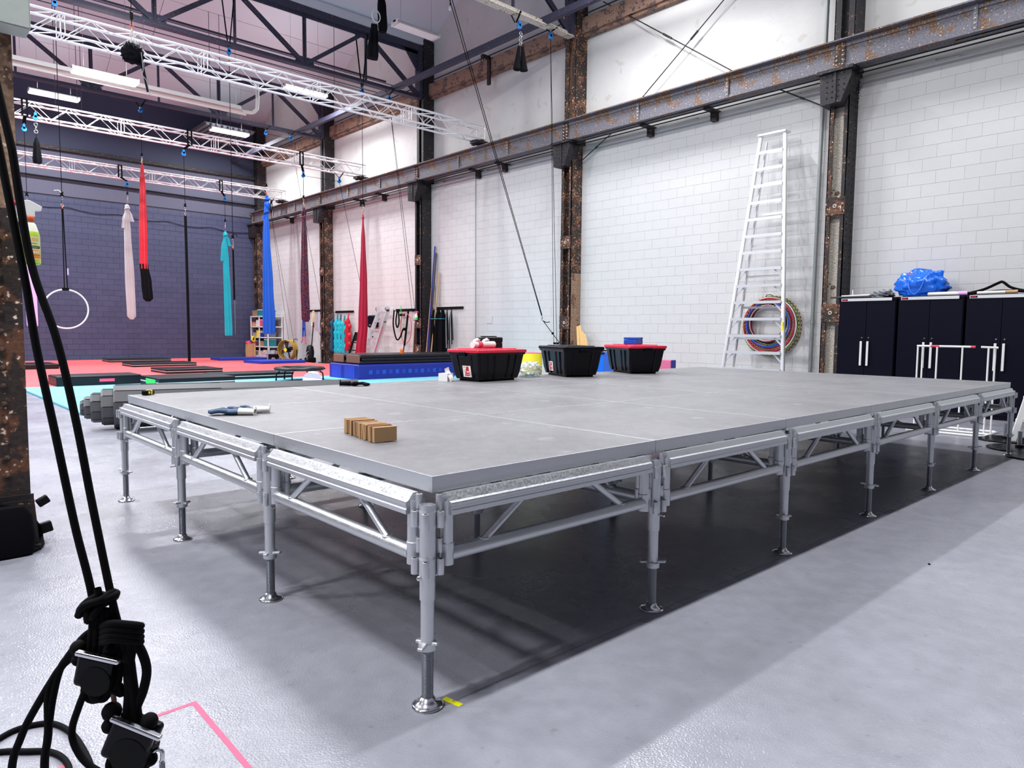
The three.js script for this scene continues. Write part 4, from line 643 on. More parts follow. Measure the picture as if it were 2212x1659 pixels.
panelMat('flat blue mat lying close to the black wall', 8.3, 10.2, -25.8, -24.75, 0.09, { m: lib.blueMat, name: 'tumbling_mat', group: 'flat blue mats' });
panelMat('flat blue mat lying in front of the fan', 8.45, 10.15, -22.9, -21.6, 0.10, { m: lib.blueMat, name: 'tumbling_mat', group: 'flat blue mats', ry: 0.08 });
// thick mats stacked behind the stage
{ const t = thing('crash_mat', 'thick blue crash mat with checked vent panels under the dark mats', 'crash mat', [0, 0, 0]); part('body', [rbox(4.2, 0.40, 1.45, 0.05, 9.38 - 0.0, 0.20, -13.72)], lib.navyMat, t); const vent = boxUV(box(0.10, 0.10, 0.004)); for (let k = 0; k < 12; k++) for (const r of [0]) piece('vent_patch', vent, k % 2 ? lib.blueMat : lib.blueBox, t, 7.62 + k * 0.19, 0.21, -12.992); part('end_panel', [box(0.006, 0.30, 0.5, 7.277, 0.2, -13.4), box(0.006, 0.30, 0.5, 7.277, 0.2, -14.05)], lib.blueMat, t); }
{ dark('darkFold', [0.010, 0.006, 0.009], 0.42, 0.7);
  const t = thing('crash_mat', 'dark folded crash mat with rounded layers on top of the blue one', 'crash mat', [0, 0.40, 0]); for (let k = 0; k < 3; k++) part('layer', [rbox(4.0 - (k === 1 ? 0.1 : 0), 0.08, 1.35, 0.035, 9.38, 0.04 + k * 0.075, -13.74)], lib.darkFold, t); part('fold_panel', [rbox(0.03, 0.19, 0.62, 0.012, 7.375, 0.12, -13.4), rbox(0.03, 0.19, 0.5, 0.012, 7.375, 0.12, -14.1)], lib.woodBrown, t); }
{ const t = thing('foam_roller', 'small orange foam roller standing on the dark crash mat', 'roller', [8.75, 0.63, -13.35]); part('roller', [lathe([[0.012, 0], [0.042, 0], [0.045, 0.01], [0.042, 0.03], [0.045, 0.08], [0.045, 0.125], [0.014, 0.13]], 18)], lib.orange, t); }
// trampoline
{ const t = thing('mini_trampoline', 'small round black trampoline on arched legs', 'trampoline', [6.13, 0.04, -13.68]);
  part('rim', [torus(0.52, 0.016, 0, 0.255, 0, PI / 2, 0, 0, 8, 40)], lib.black, t); part('jumping_mat', [cyl(0.40, 0.008, 0, 0.262, 0, 0, 0, 0, 36)], lib.blackVinyl, t);
  { const r = []; for (const [q, y] of [[0.40, 0.275], [0.42, 0.31], [0.48, 0.318], [0.56, 0.305], [0.585, 0.27], [0.57, 0.255]]) { const g = []; for (let i = 0; i < 60; i++) { const a = -i / 60 * 2 * PI; g.push([Math.cos(a) * q, y + 0.006 * Math.sin(a * 9) * (q > 0.45 ? 1 : 0), Math.sin(a) * q]); } r.push(g); } part('pad_cover', [loft(r, false, false)], lib.blackVinyl, t); }
  { const sp = new THREE.CylinderGeometry(0.007, 0.007, 0.11, 5).rotateZ(PI / 2); for (let k = 0; k < 30; k++) { const a = k / 30 * 2 * PI; piece('spring', sp, lib.chrome, t, Math.cos(a) * 0.46, 0.235, Math.sin(a) * 0.46, -a); } }
  for (let k = 0; k < 6; k++) { const a = k * PI / 3 + 0.25, c = Math.cos(a), s = Math.sin(a); part('leg', [sweep([[c * 0.46, 0.25, s * 0.46], [c * 0.47, 0.20, s * 0.47], [c * 0.52, 0.17, s * 0.52], [c * 0.535, 0.12, s * 0.535], [c * 0.54, 0.0, s * 0.54]], 0.016, 18, 8)], lib.black, t); part('rubber_foot', [cyl(0.021, 0.035, c * 0.54, 0.018, s * 0.54)], lib.blackVinyl, t); } }
{ mat('badge', [1, 1, 1], 0.5, 0, { map: canvasTex(128, 128, (x) => { x.fillStyle = '#e6e0ea'; x.fillRect(0, 0, 128, 128); x.fillStyle = '#77709a'; x.beginPath(); x.arc(64, 128, 64, PI, 0); x.fill(); x.strokeStyle = '#fff'; x.lineWidth = 8; x.beginPath(); x.arc(44, 60, 16, -1.2, 1.4); x.stroke(); x.beginPath(); x.arc(84, 60, 16, 1.8, 4.4); x.stroke(); x.strokeStyle = '#77709a'; x.lineWidth = 5; for (let i = 0; i < 4; i++) { x.beginPath(); x.moveTo(0, 12 + i * 9); x.lineTo(128, 26 + i * 9); x.stroke(); } }) });
  const t = thing('round_sign', 'round violet and white sign leaning on the blue mat', 'sign', [5.15, 0.04, -11.1], -0.75); part('board', [cyl(0.19, 0.012, 0, 0.185, 0, PI / 2 - 0.35, 0, 0, 36)], lib.offWhite, t); const f = part('print', [new THREE.CircleGeometry(0.188, 36)], lib.badge, t); f.position.set(0, 0.187, 0.0075); f.rotation.x = -0.35; }
// rolled panel mat behind the stage
{ const t = thing('rolled_mat', 'big grey rolled panel mat telescoped out at one end, behind the stage', 'rolled mat', [0.86, 0, -7.72], -0.25);
  const oct = (r, n, x, ph) => { const o = []; for (let i = 0; i < n; i++) { const a = -i / n * 2 * PI + ph; o.push([x, 0.27 + Math.sin(a) * r, Math.cos(a) * r]); } return o; };
  mat('rollGrey', [0.06, 0.063, 0.07], 0.5); 
  const sh = (x0, x1, r, n, ph, m) => { const g = loft([oct(r * 0.97, n, x0, ph), oct(r, n, x0 + 0.02, ph), oct(r, n, x1, ph)], true, true).toNonIndexed(); g.computeVertexNormals(); const o = part('turn', [g], m, t); for (let k = 0; k < n; k += 1) { const a = -k / n * 2 * PI + ph; part('edge_seam', [bar([x0 + 0.02, 0.27 + Math.sin(a) * r, Math.cos(a) * r], [Math.min(x1, x0 + 1.2), 0.27 + Math.sin(a) * r, Math.cos(a) * r], 0.005, 5)], lib.black, o); } };
  sh(0.0, 3.0, 0.27, 11, 0.3, lib.rollGrey); sh(-0.13, 0.04, 0.225, 10, 0.1, lib.rollGrey); sh(-0.24, -0.10, 0.18, 9, 0.5, lib.rollGrey); sh(-0.31, -0.22, 0.13, 8, 0.2, lib.rollGrey); sh(-0.35, -0.30, 0.09, 8, 0.6, lib.rollGrey); }
// drum fan
{ const t = thing('drum_fan', 'yellow drum fan on a black tilting stand', 'fan', [10.25, 0.0, -23.25], -1.15);
  const f = part('drum', [new THREE.CylinderGeometry(0.37, 0.37, 0.24, 40, 1, true).rotateX(PI / 2).translate(0, 0.46, 0), torus(0.37, 0.016, 0, 0.46, 0.12, 0, 0, 0, 8, 40), torus(0.37, 0.016, 0, 0.46, -0.12, 0, 0, 0, 8, 40)], mat('fanYellow', [0.52, 0.33, 0.04], 0.4, 0.2, { side: THREE.DoubleSide }), t);
  for (let k = 0; k < 5; k++) part('guard_ring', [torus(0.08 + k * 0.065, 0.004, 0, 0.46, 0.125, 0, 0, 0, 5, 36)], lib.black, t);
  for (let k = 0; k < 12; k++) { const a = k * PI / 6; part('guard_wire', [bar([Math.cos(a) * 0.07, 0.46 + Math.sin(a) * 0.07, 0.128], [Math.cos(a) * 0.36, 0.46 + Math.sin(a) * 0.36, 0.124], 0.004, 5)], lib.black, t); }
  for (let k = 0; k < 4; k++) part('blade', [tf(extrude([[0.05, -0.04], [0.3, -0.13], [0.33, 0.04], [0.05, 0.05]], 0.006).rotateX(0.5).rotateZ(k * PI / 2 + 0.4), 0, 0.46, 0)], lib.charcoal, t);
  part('hub_badge', [cyl(0.07, 0.02, 0, 0.46, 0.13, PI / 2, 0, 0, 20)], lib.yellow, t); part('motor', [cyl(0.09, 0.16, 0, 0.46, -0.02, PI / 2, 0, 0, 16)], lib.black, t);
  part('stand', [sweep([[-0.41, 0.48, 0], [-0.43, 0.2, 0], [-0.42, 0.03, 0.15], [-0.3, 0.02, 0.2], [0.3, 0.02, 0.2], [0.42, 0.03, 0.15], [0.43, 0.2, 0], [0.41, 0.48, 0]], 0.016, 60, 8, false, 0.2), sweep([[-0.43, 0.1, 0], [-0.42, 0.03, -0.2], [0.42, 0.03, -0.2], [0.43, 0.1, 0]], 0.016, 40, 8, false, 0.2)], lib.black, t); for (const s of [-1, 1]) part('wheel', [cyl(0.07, 0.04, s * 0.46, 0.07, -0.16, 0, 0, PI / 2, 16)], lib.black, t); part('handle', [torus(0.1, 0.012, 0.33, 0.78, -0.06, 0, 0, 0.5, 6, 16, PI)], lib.black, t); }
// shelf in the corner
{ const t = thing('wire_shelf', 'white five-tier shelf unit in the corner, stacked with small boxes', 'shelf', [11.0, 0, -26.9]);
  for (const [x, z] of [[-0.30, -0.85], [-0.30, 0.85], [0.30, -0.85], [0.30, 0.85], [-0.30, 0.0]]) part('post', [bx(x - 0.02, x + 0.02, 0, 1.78, z - 0.02, z + 0.02)], lib.tubWhite, t);
  for (const y of [0.1, 0.5, 0.88, 1.32, 1.75]) part('shelf_board', [bx(-0.32, 0.32, y - 0.02, y + 0.02, -0.88, 0.88)], lib.tubWhite, t); }
{ const cols = [lib.midGrey, lib.kraft, lib.offWhite, lib.pinkRed, lib.charcoal, lib.kraftDark, lib.teal, lib.grey, lib.yellow, lib.navyMat], what = ['grey', 'tan', 'white', 'red', 'charcoal', 'brown', 'teal', 'pale grey', 'yellow', 'navy']; let k = 0;
  for (const [y, n, row] of [[0.12, 3, 'bottom'], [0.52, 4, 'second'], [0.90, 4, 'middle'], [1.34, 4, 'fourth'], [1.77, 3, 'top']]) for (let i = 0; i < n; i++) { const w = 1.6 / n * rr(0.7, 0.92), h = rr(0.16, 0.28), c = k++ % 10, z = -26.9 - 0.8 + 1.6 * (i + 0.5) / n; const t = thing('storage_box', `${what[c]} box on the ${row} board of the corner shelf`, 'box', [10.9, y, z], 0, 'boxes on the corner shelf'); part('body', [rbox(0.38, h, w, 0.015, 0, h / 2, 0)], cols[c], t); part('lid', [rbox(0.40, 0.03, w + 0.02, 0.01, 0, h + 0.012, 0)], c % 3 ? cols[(c + 2) % 10] : lib.offWhite, t); } }
{ const t = thing('paper_sack', 'brown paper sack full of red and blue scraps beside the shelf', 'sack', [10.52, 0.0, -27.4]); part('sack', [loft([[-0.15, 0.15, 0], [-0.16, 0.15, 0.3], [-0.15, 0.13, 0.62]].map(([a, b, y]) => [[a, y, -b], [a, y, b], [-a, y, b], [-a, y, -b]])).toNonIndexed()], lib.kraft, t); t.children[0].geometry.computeVertexNormals(); part('scraps', [crumple(0.13, 1.1, 0.7, 1, 0.4, 3, 3.3, 16, 12).translate(-0.05, 0.58, 0)], lib.pinkRed, t); part('scrap_bundle', [crumple(0.09, 1, 0.7, 1, 0.4, 3, 5.3, 16, 12).translate(0.02, 0.66, 0.05)], lib.navyMat, t); }
{ const t = thing('tape_roll_stand', 'slim stand with a cream roll of tape on top', 'stand', [10.4, 0, -26.85], 0.6); part('pole', [bar([0, 0.05, 0], [0, 1.25, 0], 0.012, 6)], lib.kraftDark, t); for (let k = 0; k < 3; k++) { const a = k * 2.1; part('leg', [bar([0, 0.18, 0], [Math.cos(a) * 0.2, 0.01, Math.sin(a) * 0.2], 0.01, 6)], lib.pinkRed, t); } part('tape_roll', [torus(0.10, 0.03, 0, 0.82, 0.03, 0, 0, 0, 8, 24)], lib.yellow, t); }
for (const [x, z, i] of [[10.55, -25.75, 0], [10.75, -25.1, 1]]) { const t = thing('clear_bin', i ? 'clear plastic bin heaped with pale cables next to the fan' : 'clear plastic bin at the foot of the corner shelf', 'bin', [x, 0, z], 0.1); const w = 0.24, d = 0.28; part('tub', [loft([[w * 0.85, d * 0.85, 0], [w, d, 0.34], [w + 0.015, d + 0.015, 0.35]].map(([a, b, y]) => [[-a, y, -b], [-a, y, b], [a, y, b], [a, y, -b]]), false, true).toNonIndexed()], lib.clearBin, t); t.children[0].geometry.computeVertexNormals(); for (let k = 0; k < 6; k++) part('cable_loop', [torus(rr(0.06, 0.12), 0.012, rr(-0.08, 0.08), 0.12 + k * 0.05, rr(-0.1, 0.1), rr(0.6, 1.6), rr(0, 3), 0, 6, 18)], k % 3 === 0 ? lib.pinkRed : k % 3 === 1 ? lib.charcoal : lib.offWhite, t); }
// ------------------------------------------------------------------ along the white wall
const WX = XW - 0.012;
function rack(label, z0, z1, y, n) { const t = thing('hook_rail', label, 'hook rail', [0, 0, 0], 0, 'black hook rails on the white wall'); part('rail', [bx(WX - 0.025, WX, y - 0.035, y + 0.035, z0, z1)], lib.black, t); for (let i = 0; i < n; i++) { const z = z0 + (z1 - z0) * (i + 0.5) / n; part('hook', [sweep([[WX - 0.02, y - 0.01, z], [WX - 0.12, y - 0.03, z], [WX - 0.17, y - 0.03, z], [WX - 0.18, y + 0.03, z]], 0.009, 12, 6)], lib.black, t); } return t; }
rack('black hook rail carrying coiled cream rope beside the patterned fabric', -23.9, -22.4, 1.95, 5);
rack('black hook rail carrying braided teal and red fabrics', -21.6, -20.3, 1.88, 5);
rack('black hook rail carrying ropes and a red hoop', -17.6, -16.4, 1.88, 5);
rack('black hook rail carrying black straps and slings beside the leaning poles', -15.45, -14.1, 1.90, 6);
// braided fabrics
function braid(label, z, y0, y1, m, m2, w, tie) { const t = thing('braided_fabric', label, 'fabric', [11.17, 0, z], 0, 'braided fabrics on the hook rail'); const n = Math.round((y1 - y0 - 0.25) / 0.155); part('loop', [sweep([[0.02, y1 + 0.02, 0], [0.0, y1 - 0.1, 0.02], [-0.01, y1 - 0.28, 0]], 0.028, 12, 8)], m2, t); for (let k = 0; k < n; k++) part('braid_lobe', [sph(0.085, (k % 2 ? 0.02 : -0.03), y0 + 0.08 + k * 0.155, (k % 2 ? 1 : -1) * w * 0.32, 0.9, 1.15, 0.95, 14, 10)], (k * 7 + 3) % 4 === 0 ? m2 : m, t); part('core', [cloth([[y0, w * 0.7, 0.10], [y0 + 0.2, w, 0.12], [y1 - 0.3, w * 0.8, 0.10], [y1 - 0.15, 0.06, 0.06]], 5, 0.2, z, 24, 30)], m, t); return t; }
braid('dark teal braided fabric nearest the column with the paint scabs', -21.45, 0.45, 1.78, lib.tealDark, lib.tealDark, 0.20);
braid('thick bright teal braided fabric, the longest of the row', -21.15, 0.42, 1.80, lib.silkTeal, lib.teal, 0.24);
braid('bright teal braided fabric next to the thickest one', -20.92, 0.42, 1.76, lib.silkTeal, lib.tealDark, 0.20);
braid('teal braided fabric hanging from a thin pale knot', -20.65, 0.42, 1.72, lib.silkTeal, lib.teal, 0.22);
braid('crimson braided fabric at the end of the teal row', -20.38, 0.50, 1.80, lib.silkScarlet, lib.red, 0.20);
// blue strap and rope coil near the fan
{ const t = thing('harness_strap', 'blue webbing strap with red ends hanging behind the patterned fabric', 'strap', [11.15, 0, -23.75]); for (const s of [-1, 1]) part('webbing', [beamBox([0, 2.05, s * 0.03], [0, 0.95, s * 0.10], 0.03, 0.05)], lib.blueBox, t); part('buckle', [rbox(0.05, 0.1, 0.18, 0.01, 0, 1.25, 0)], lib.navyMat, t); part('red_end', [sweep([[0, 0.95, 0.1], [-0.03, 0.82, 0.14], [-0.05, 0.68, 0.24]], 0.025, 12, 8)], lib.pinkRed, t); part('red_end', [sweep([[0, 0.95, -0.1], [-0.02, 0.8, -0.12], [-0.02, 0.7, -0.2]], 0.016, 12, 8)], lib.pinkRed, t); }
{ const t = thing('rope_coil', 'coil of cream rope hanging on the hook rail', 'rope', [11.17, 1.58, -23.05]); for (let k = 0; k < 6; k++) part('turn', [torus(0.10 + 0.015 * (k % 3), 0.012, -0.03 + k * 0.012, 0.02 * (k % 2), 0, 0, PI / 2 + 0.1 * (k - 3), 0, 6, 28).scale(1, 2.3, 1)], k % 2 ? lib.wood : lib.offWhite, t); }
{ const t = thing('rope_coil', 'hanging pale blue and white rope beside the rusty column', 'rope', [11.17, 0, -22.55]); for (let k = 0; k < 3; k++) part('strand', [sweep([[0, 1.9, 0.02 * k], [-0.03, 1.4, 0.03 + 0.03 * k], [0, 0.9 + 0.1 * k, 0.08], [0.02, 1.3, 0.12], [0, 1.85, 0.08]], 0.013, 30, 6)], k === 1 ? lib.blueBox : lib.offWhite, t); }
{ const t = thing('floor_vacuum', 'black floor machine and loose cables heaped at the foot of the column', 'machine', [10.75, 0, -22.45]); part('base', [rbox(0.35, 0.2, 0.3, 0.05, 0, 0.1, 0)], lib.black, t); part('tank', [loft([[0.13, 0.18], [0.15, 0.4], [0.12, 0.6], [0.05, 0.66]].map(([r, y]) => { const o = []; for (let i = 0; i < 18; i++) { const a = -i / 18 * 2 * PI; o.push([Math.cos(a) * r, y, Math.sin(a) * r]); } return o; }))], lib.blackVinyl, t); part('pole', [bar([0.05, 0.5, 0], [0.15, 1.5, 0.0], 0.02, 8)], lib.black, t); part('cable', [torus(0.14, 0.012, -0.12, 0.28, 0.1, 0, 0.5, 0, 6, 20), torus(0.11, 0.012, -0.15, 0.2, 0.12, 0.2, 0.8, 0, 6, 20)], lib.grey, t); }
{ const t = thing('pedal_tools', 'small black wheeled cart squeezed between the clear bin and the fan', 'cart', [10.2, 0, -24.4]); part('body', [rbox(0.3, 0.22, 0.35, 0.04, 0, 0.16, 0)], lib.black, t); for (const s of [-1, 1]) part('wheel', [cyl(0.075, 0.04, -0.1, 0.075, s * 0.2, PI / 2, 0, 0, 18)], lib.grey, t); part('handle', [sweep([[0.1, 0.25, -0.12], [0.15, 0.5, -0.12], [0.15, 0.52, 0.12], [0.1, 0.25, 0.12]], 0.012, 20, 6, false, 0.1)], lib.black, t); }
// step stool
{ const t = thing('step_stool', 'small folding step stool with black treads beside the crimson silk', 'step stool', [10.95, 0, -19.35]); for (const s of [-1, 1]) { part('front_rail', [beamBox([-0.35, 0, s * 0.22], [0.05, 1.15, s * 0.20], 0.03, 0.06)], lib.black, t); part('back_rail', [beamBox([0.30, 0, s * 0.2], [0.08, 1.1, s * 0.18], 0.025, 0.03)], lib.aluLadder, t); } for (const [y, x] of [[0.28, -0.25], [0.54, -0.16], [0.80, -0.07]]) part('tread', [rbox(0.20, 0.03, 0.44, 0.01, x, y, 0)], lib.black, t); part('top_panel', [beamBox([-0.05, 0.85, 0], [0.05, 1.15, 0], 0.38, 0.02)], lib.black, t); part('yellow_label', [box(0.004, 0.10, 0.05, -0.28, 0.35, 0.245)], lib.yellow, t); }
// paper dispenser
{ const t = thing('towel_dispenser', 'black paper towel dispenser on the white wall behind the ladder', 'dispenser', [XW - 0.12, 1.52, -18.85]); part('cover', [rbox(0.22, 0.42, 0.40, 0.06, 0, 0, 0)], lib.blackGloss, t); part('lever', [rbox(0.03, 0.03, 0.10, 0.01, -0.12, -0.12, 0)], lib.grey, t); }
// multi-position ladder
{ const t = thing('folding_ladder', 'short aluminium multi-position ladder leaning on the white wall', 'ladder', [0, 0, 0]);
  const L = (z, k) => [[10.55 + k * 0.09, 0, z + 0.0], [11.2 + k * 0.03, 1.86, z]];
  for (const k of [0, 1]) { const za = -18.45, zb = -17.85, sp = 0.18; for (const [z, zt] of [[za - sp, za + 0.08], [zb, zb + 0.02]]) part('side_rail', [beamBox([10.5 + k * 0.10, 0, z], [11.16 + k * 0.07, 1.86, zt], 0.035, 0.07)], lib.aluLadder, t); if (k === 0) for (let i = 0; i < 7; i++) { const f = (i + 0.4) / 6.6, x = 10.5 + 0.66 * f, y = 1.86 * f; part('rung', [beamBox([x, y, za - sp + (sp + 0.08) * f], [x, y, zb + 0.02 * f], 0.045, 0.06)], lib.aluLadder, t); } }
  for (const z of [-18.4, -17.83]) part('hinge', [cyl(0.085, 0.05, 11.17, 1.92, z, PI / 2, 0, 0, 20), cyl(0.03, 0.07, 11.17, 1.92, z, PI / 2, 0, 0, 12)], lib.chrome, t);
  part('warning_strip', [beamBox([10.62, 0.35, -17.81], [10.98, 1.35, -17.80], 0.004, 0.02)], lib.pinkRed, t); part('lock_knob', [cyl(0.02, 0.05, 11.05, 1.5, -17.78, PI / 2)], lib.black, t); }
// ropes and hoop
{ const t = thing('hanging_rope', 'long black rope looped on the hook rail by the red hoop', 'rope', [11.2, 0, -17.4]); part('loop', [sweep([[0, 1.88, -0.08], [-0.02, 1.4, -0.1], [0, 0.95, 0.05], [0, 1.0, 0.25], [0, 1.25, 0.42], [-0.03, 1.28, 0.55]], 0.024, 50, 8)], lib.rope, t); part('loop', [sweep([[0, 1.88, 0.1], [0, 1.5, 0.02], [0, 1.32, 0.1], [0, 1.5, 0.2], [0, 1.88, 0.16]], 0.024, 40, 8)], lib.rope, t); part('rope_end', [sph(0.06, -0.03, 1.27, 0.56, 1, 0.8, 1.4)], lib.rope, t); }
{ const t = thing('red_hoop', 'thin red hoop hanging on the hook rail by the dark column', 'hoop', [11.2, 1.30, -16.82]); part('hoop', [torus(0.47, 0.012, 0, 0, 0, 0, PI / 2 - 0.05, 0, 8, 48).scale(1, 1, 0.76)], lib.pinkRed, t); }
{ const t = thing('mop', 'black handled mop hanging through the red hoop', 'mop', [11.22, 0, -16.8]); part('handle', [bar([-0.05, 0.5, -0.12], [0.0, 1.9, 0.12], 0.018, 8)], lib.black, t); part('head', [beamBox([-0.03, 0.75, -0.08], [0, 1.85, 0.10], 0.03, 0.06)], lib.blackCloth, t); }
{ const t = thing('broom', 'broom with a thin green handle on the hook rail', 'broom', [11.24, 0, -17.15]); part('handle', [bar([0, 0.9, 0.05], [0, 2.0, 0], 0.012, 8)], lib.green, t); part('head', [rbox(0.05, 0.08, 0.26, 0.015, 0, 1.72, 0.08)], lib.black, t); }
{ const t = thing('wood_board', 'brown wooden board standing on edge by the dark column', 'board', [11.2, 0, -16.25]); part('board', [beamBox([-0.1, 0.02, 0.05], [0.06, 1.45, -0.05], 0.03, 0.16)], lib.woodBrown, t); }
{ const t = thing('spray_bottle', 'white spray bottle standing on a bracket of the dark column', 'bottle', [10.94, 1.55, -15.86], 0.4); part('bottle', [lathe([[0, 0], [0.045, 0], [0.048, 0.1], [0.03, 0.17], [0.015, 0.2], [0.015, 0.22], [0, 0.22]], 18)], lib.white, t); part('trigger_head', [rbox(0.03, 0.04, 0.1, 0.01, 0, 0.24, 0.02), box(0.012, 0.05, 0.015, 0, 0.2, 0.05)], lib.pinkRed, t); part('green_label', [lathe([[0.049, 0.01], [0.049, 0.07]], 18)], lib.green, t); part('bracket', [bx(-0.07, 0.07, -0.02, 0, -0.06, 0.06)], lib.steelDark, t); }
// poles beside column
[['woodPole', 0.016, -15.70, -15.66, 3.0, 'slim wooden pole leaning against the dark column'], ['charcoal', 0.022, -15.55, -15.50, 3.55, 'tall dark pipe leaning against the wall beside the dark column'], ['navyMat', 0.02, -15.62, -15.56, 3.75, 'tallest dark blue pipe leaning beside the dark column'], ['woodPole', 0.022, -15.48, -15.32, 2.95, 'stout wooden pole leaning furthest from the dark column'], ['woodBrown', 0.016, -15.75, -15.62, 2.6, 'short brown stick leaning behind the dark pipes']].forEach(([m, r, za, zb, y, l]) => single('leaning_pole', [bar([11.02, 0.0 + r, za + 0.17], [11.31, y, zb + 0.14], r, 8)], lib[m], l, 'pole', 'poles leaning by the dark column'));
// slings on the last rail
for (let k = 0; k < 5; k++) { const z = -15.3 + k * 0.21, t = thing('sling_bundle', k < 3 ? 'bundle of wide black slings hanging on the rail' : 'thin black straps hanging at the free end of the rail', 'straps', [11.2, 0, z], 0, 'slings on the hook rail'); if (k < 3) { part('bundle', [cloth([[0.55, 0.24, 0.17], [1.0, 0.24, 0.17], [1.6, 0.2, 0.15], [1.85, 0.08, 0.06]], 6, 0.15, k * 3, 20, 40)], lib.blackCloth, t); part('teal_band', [torus(0.11, 0.012, 0, 1.58, 0, PI / 2, 0, 0, 6, 20)], lib.teal, t); } else for (let q = 0; q < 4; q++) part('strap', [sweep([[0, 1.87, 0], [-0.02, 1.5, 0.04 * (q - 1.5)], [0, 0.6 + 0.12 * q, 0.05 * (q - 1.5)]], 0.014, 14, 6)], q === 1 ? lib.grey : lib.blackCloth, t); }
single('wall_plate', [rbox(0.012, 0.2, 0.24, 0.004, XW - 0.008, 1.55, -12.96)], lib.block, 'blank white cover plate on the white wall', 'plate');
single('wall_wire', [bar([XW - 0.03, 0.6, -13.52], [XW - 0.03, 5.6, -13.56], 0.008, 6)], lib.midGrey, 'single thin vertical cable on the white wall', 'wire');
// sticks at the column with tan side
for (let k = 0; k < 4; k++) single('wooden_stick', [beamBox([10.85 + 0.02 * k, 0.0, -9.10 + 0.13 * k], [11.1, 1.36 - 0.06 * k + (k === 1 ? 0.08 : 0), -9.44 + 0.07 * k], 0.05, 0.05)], lib.wood, 'yellow wooden stick leaning at the foot of the tan column', 'stick', 'sticks at the tan column');
{ const t = thing('extinguisher', 'small red extinguisher set in the tan column', 'extinguisher', [10.93, 0.62, -9.77]); part('cylinder', [lathe([[0, 0], [0.05, 0], [0.05, 0.2], [0.02, 0.26], [0, 0.26]], 16)], lib.pinkRed, t); part('valve', [rbox(0.05, 0.04, 0.04, 0.008, 0, 0.28, 0)], lib.white, t); part('bracket', [bx(0, 0.08, 0.05, 0.1, -0.05, 0.05)], lib.steelDark, t); }
// foam shapes behind the totes
{ const t = thing('foam_barrel', 'yellow foam barrel with a pink top behind the totes', 'foam block', [10.2, 0, -10.05]); part('side', [cyl(0.24, 0.72, 0, 0.36, 0, 0, 0, 0, 32)], lib.yellow, t); part('top', [cyl(0.235, 0.012, 0, 0.725, 0, 0, 0, 0, 32)], lib.pinkRed, t); }
{ const t = thing('foam_wedge', 'tall blue foam block with black straps behind the totes', 'foam block', [10.5, 0, -8.1], 0.1); part('block', [loft([[[-0.3, 0, -0.2], [-0.3, 0, 0.2], [0.3, 0, 0.2], [0.3, 0, -0.2]], [[-0.24, 0.8, -0.14], [-0.24, 0.8, 0.14], [0.24, 0.8, 0.14], [0.24, 0.8, -0.14]]]).toNonIndexed()], lib.blueBag, t); t.children[0].geometry.computeVertexNormals(); part('strap', [rbox(0.3, 0.03, 0.10, 0.01, 0, 0.83, 0), bx(-0.26, -0.2, 0.76, 0.80, -0.15, 0.15)], lib.black, t); }
{ const t = thing('foam_wedge', 'low pink foam block with a blue end near the tall ladder', 'foam block', [10.7, 0, -6.68], 0); part('block', [rbox(0.14, 0.68, 0.44, 0.02, 0, 0.34, 0)], mat('foamPink', [0.62, 0.14, 0.26], 0.6), t); part('blue_end', [rbox(0.14, 0.68, 0.03, 0.01, 0, 0.34, 0.235)], lib.navyMat, t); }
// ------------------------------------------------------------------ tall step ladder (folded, leaning on the wall)
{
  const t = thing('step_ladder', 'tall folded aluminium step ladder leaning against the white wall', 'ladder', [0, 0, 0]);
  const H = 4.86, x0 = 10.45, x1 = 11.0, X = (y) => x0 + (x1 - x0) * y / H, zl = (y) => -5.26 + (5.26 - 4.86) * y / H, zr = (y) => -3.99 + (-4.40 + 3.99) * y / H;
  for (const f of [zl, zr]) { part('side_rail', [beamBox([X(0), 0, f(0)], [X(H), H, f(H)], 0.03, 0.085), beamBox([X(0) - 0.03, 0, f(0)], [X(H) - 0.03, H, f(H)], 0.055, 0.012)], lib.aluLadder, t); part('rear_rail', [beamBox([X(0) + 0.16, 0, f(0) * 0.995 + (f === zl ? 0.10 : -0.10)], [X(H) + 0.10, H - 0.1, f(H) + (f === zl ? 0.06 : -0.06)], 0.022, 0.05)], lib.aluLadder, t); part('foot', [rbox(0.1, 0.05, 0.09, 0.01, X(0), 0.025, f(0))], lib.black, t); }
  for (let k = 1; k <= 15; k++) { const y = k * 0.3035, x = X(y); const r = part('step', [bx(x - 0.075, x + 0.03, y - 0.028, y, zl(y) + 0.02, zr(y) - 0.02), bx(x - 0.078, x - 0.07, y - 0.05, y, zl(y) + 0.02, zr(y) - 0.02)], lib.aluLadder, t);
    if (k < 9) for (const [f, s] of [[zl, 1], [zr, -1]]) part('brace', [beamBox([x - 0.02, y - 0.2, f(y - 0.2) + s * 0.02], [x - 0.02, y - 0.03, f(y) + s * 0.18], 0.006, 0.028)], lib.aluLadder, r); }
  for (let k = 1; k <= 8; k++) { const y = k * 0.57, x = X(y) + 0.14; part('rear_bar', [beamBox([x, y, zl(y) + 0.1], [x, y, zr(y) - 0.1], 0.02, 0.04)], lib.aluLadder, t); }
  part('top_cap', [rbox(0.20, 0.04, zr(H) - zl(H) + 0.08, 0.008, X(H) + 0.02, H, (zl(H) + zr(H)) / 2)], lib.aluLadder, t); part('brand_plate', [box(0.012, 0.18, 0.03, X(1.35) - 0.045, 1.35, zr(1.35))], lib.yellow, t);
}
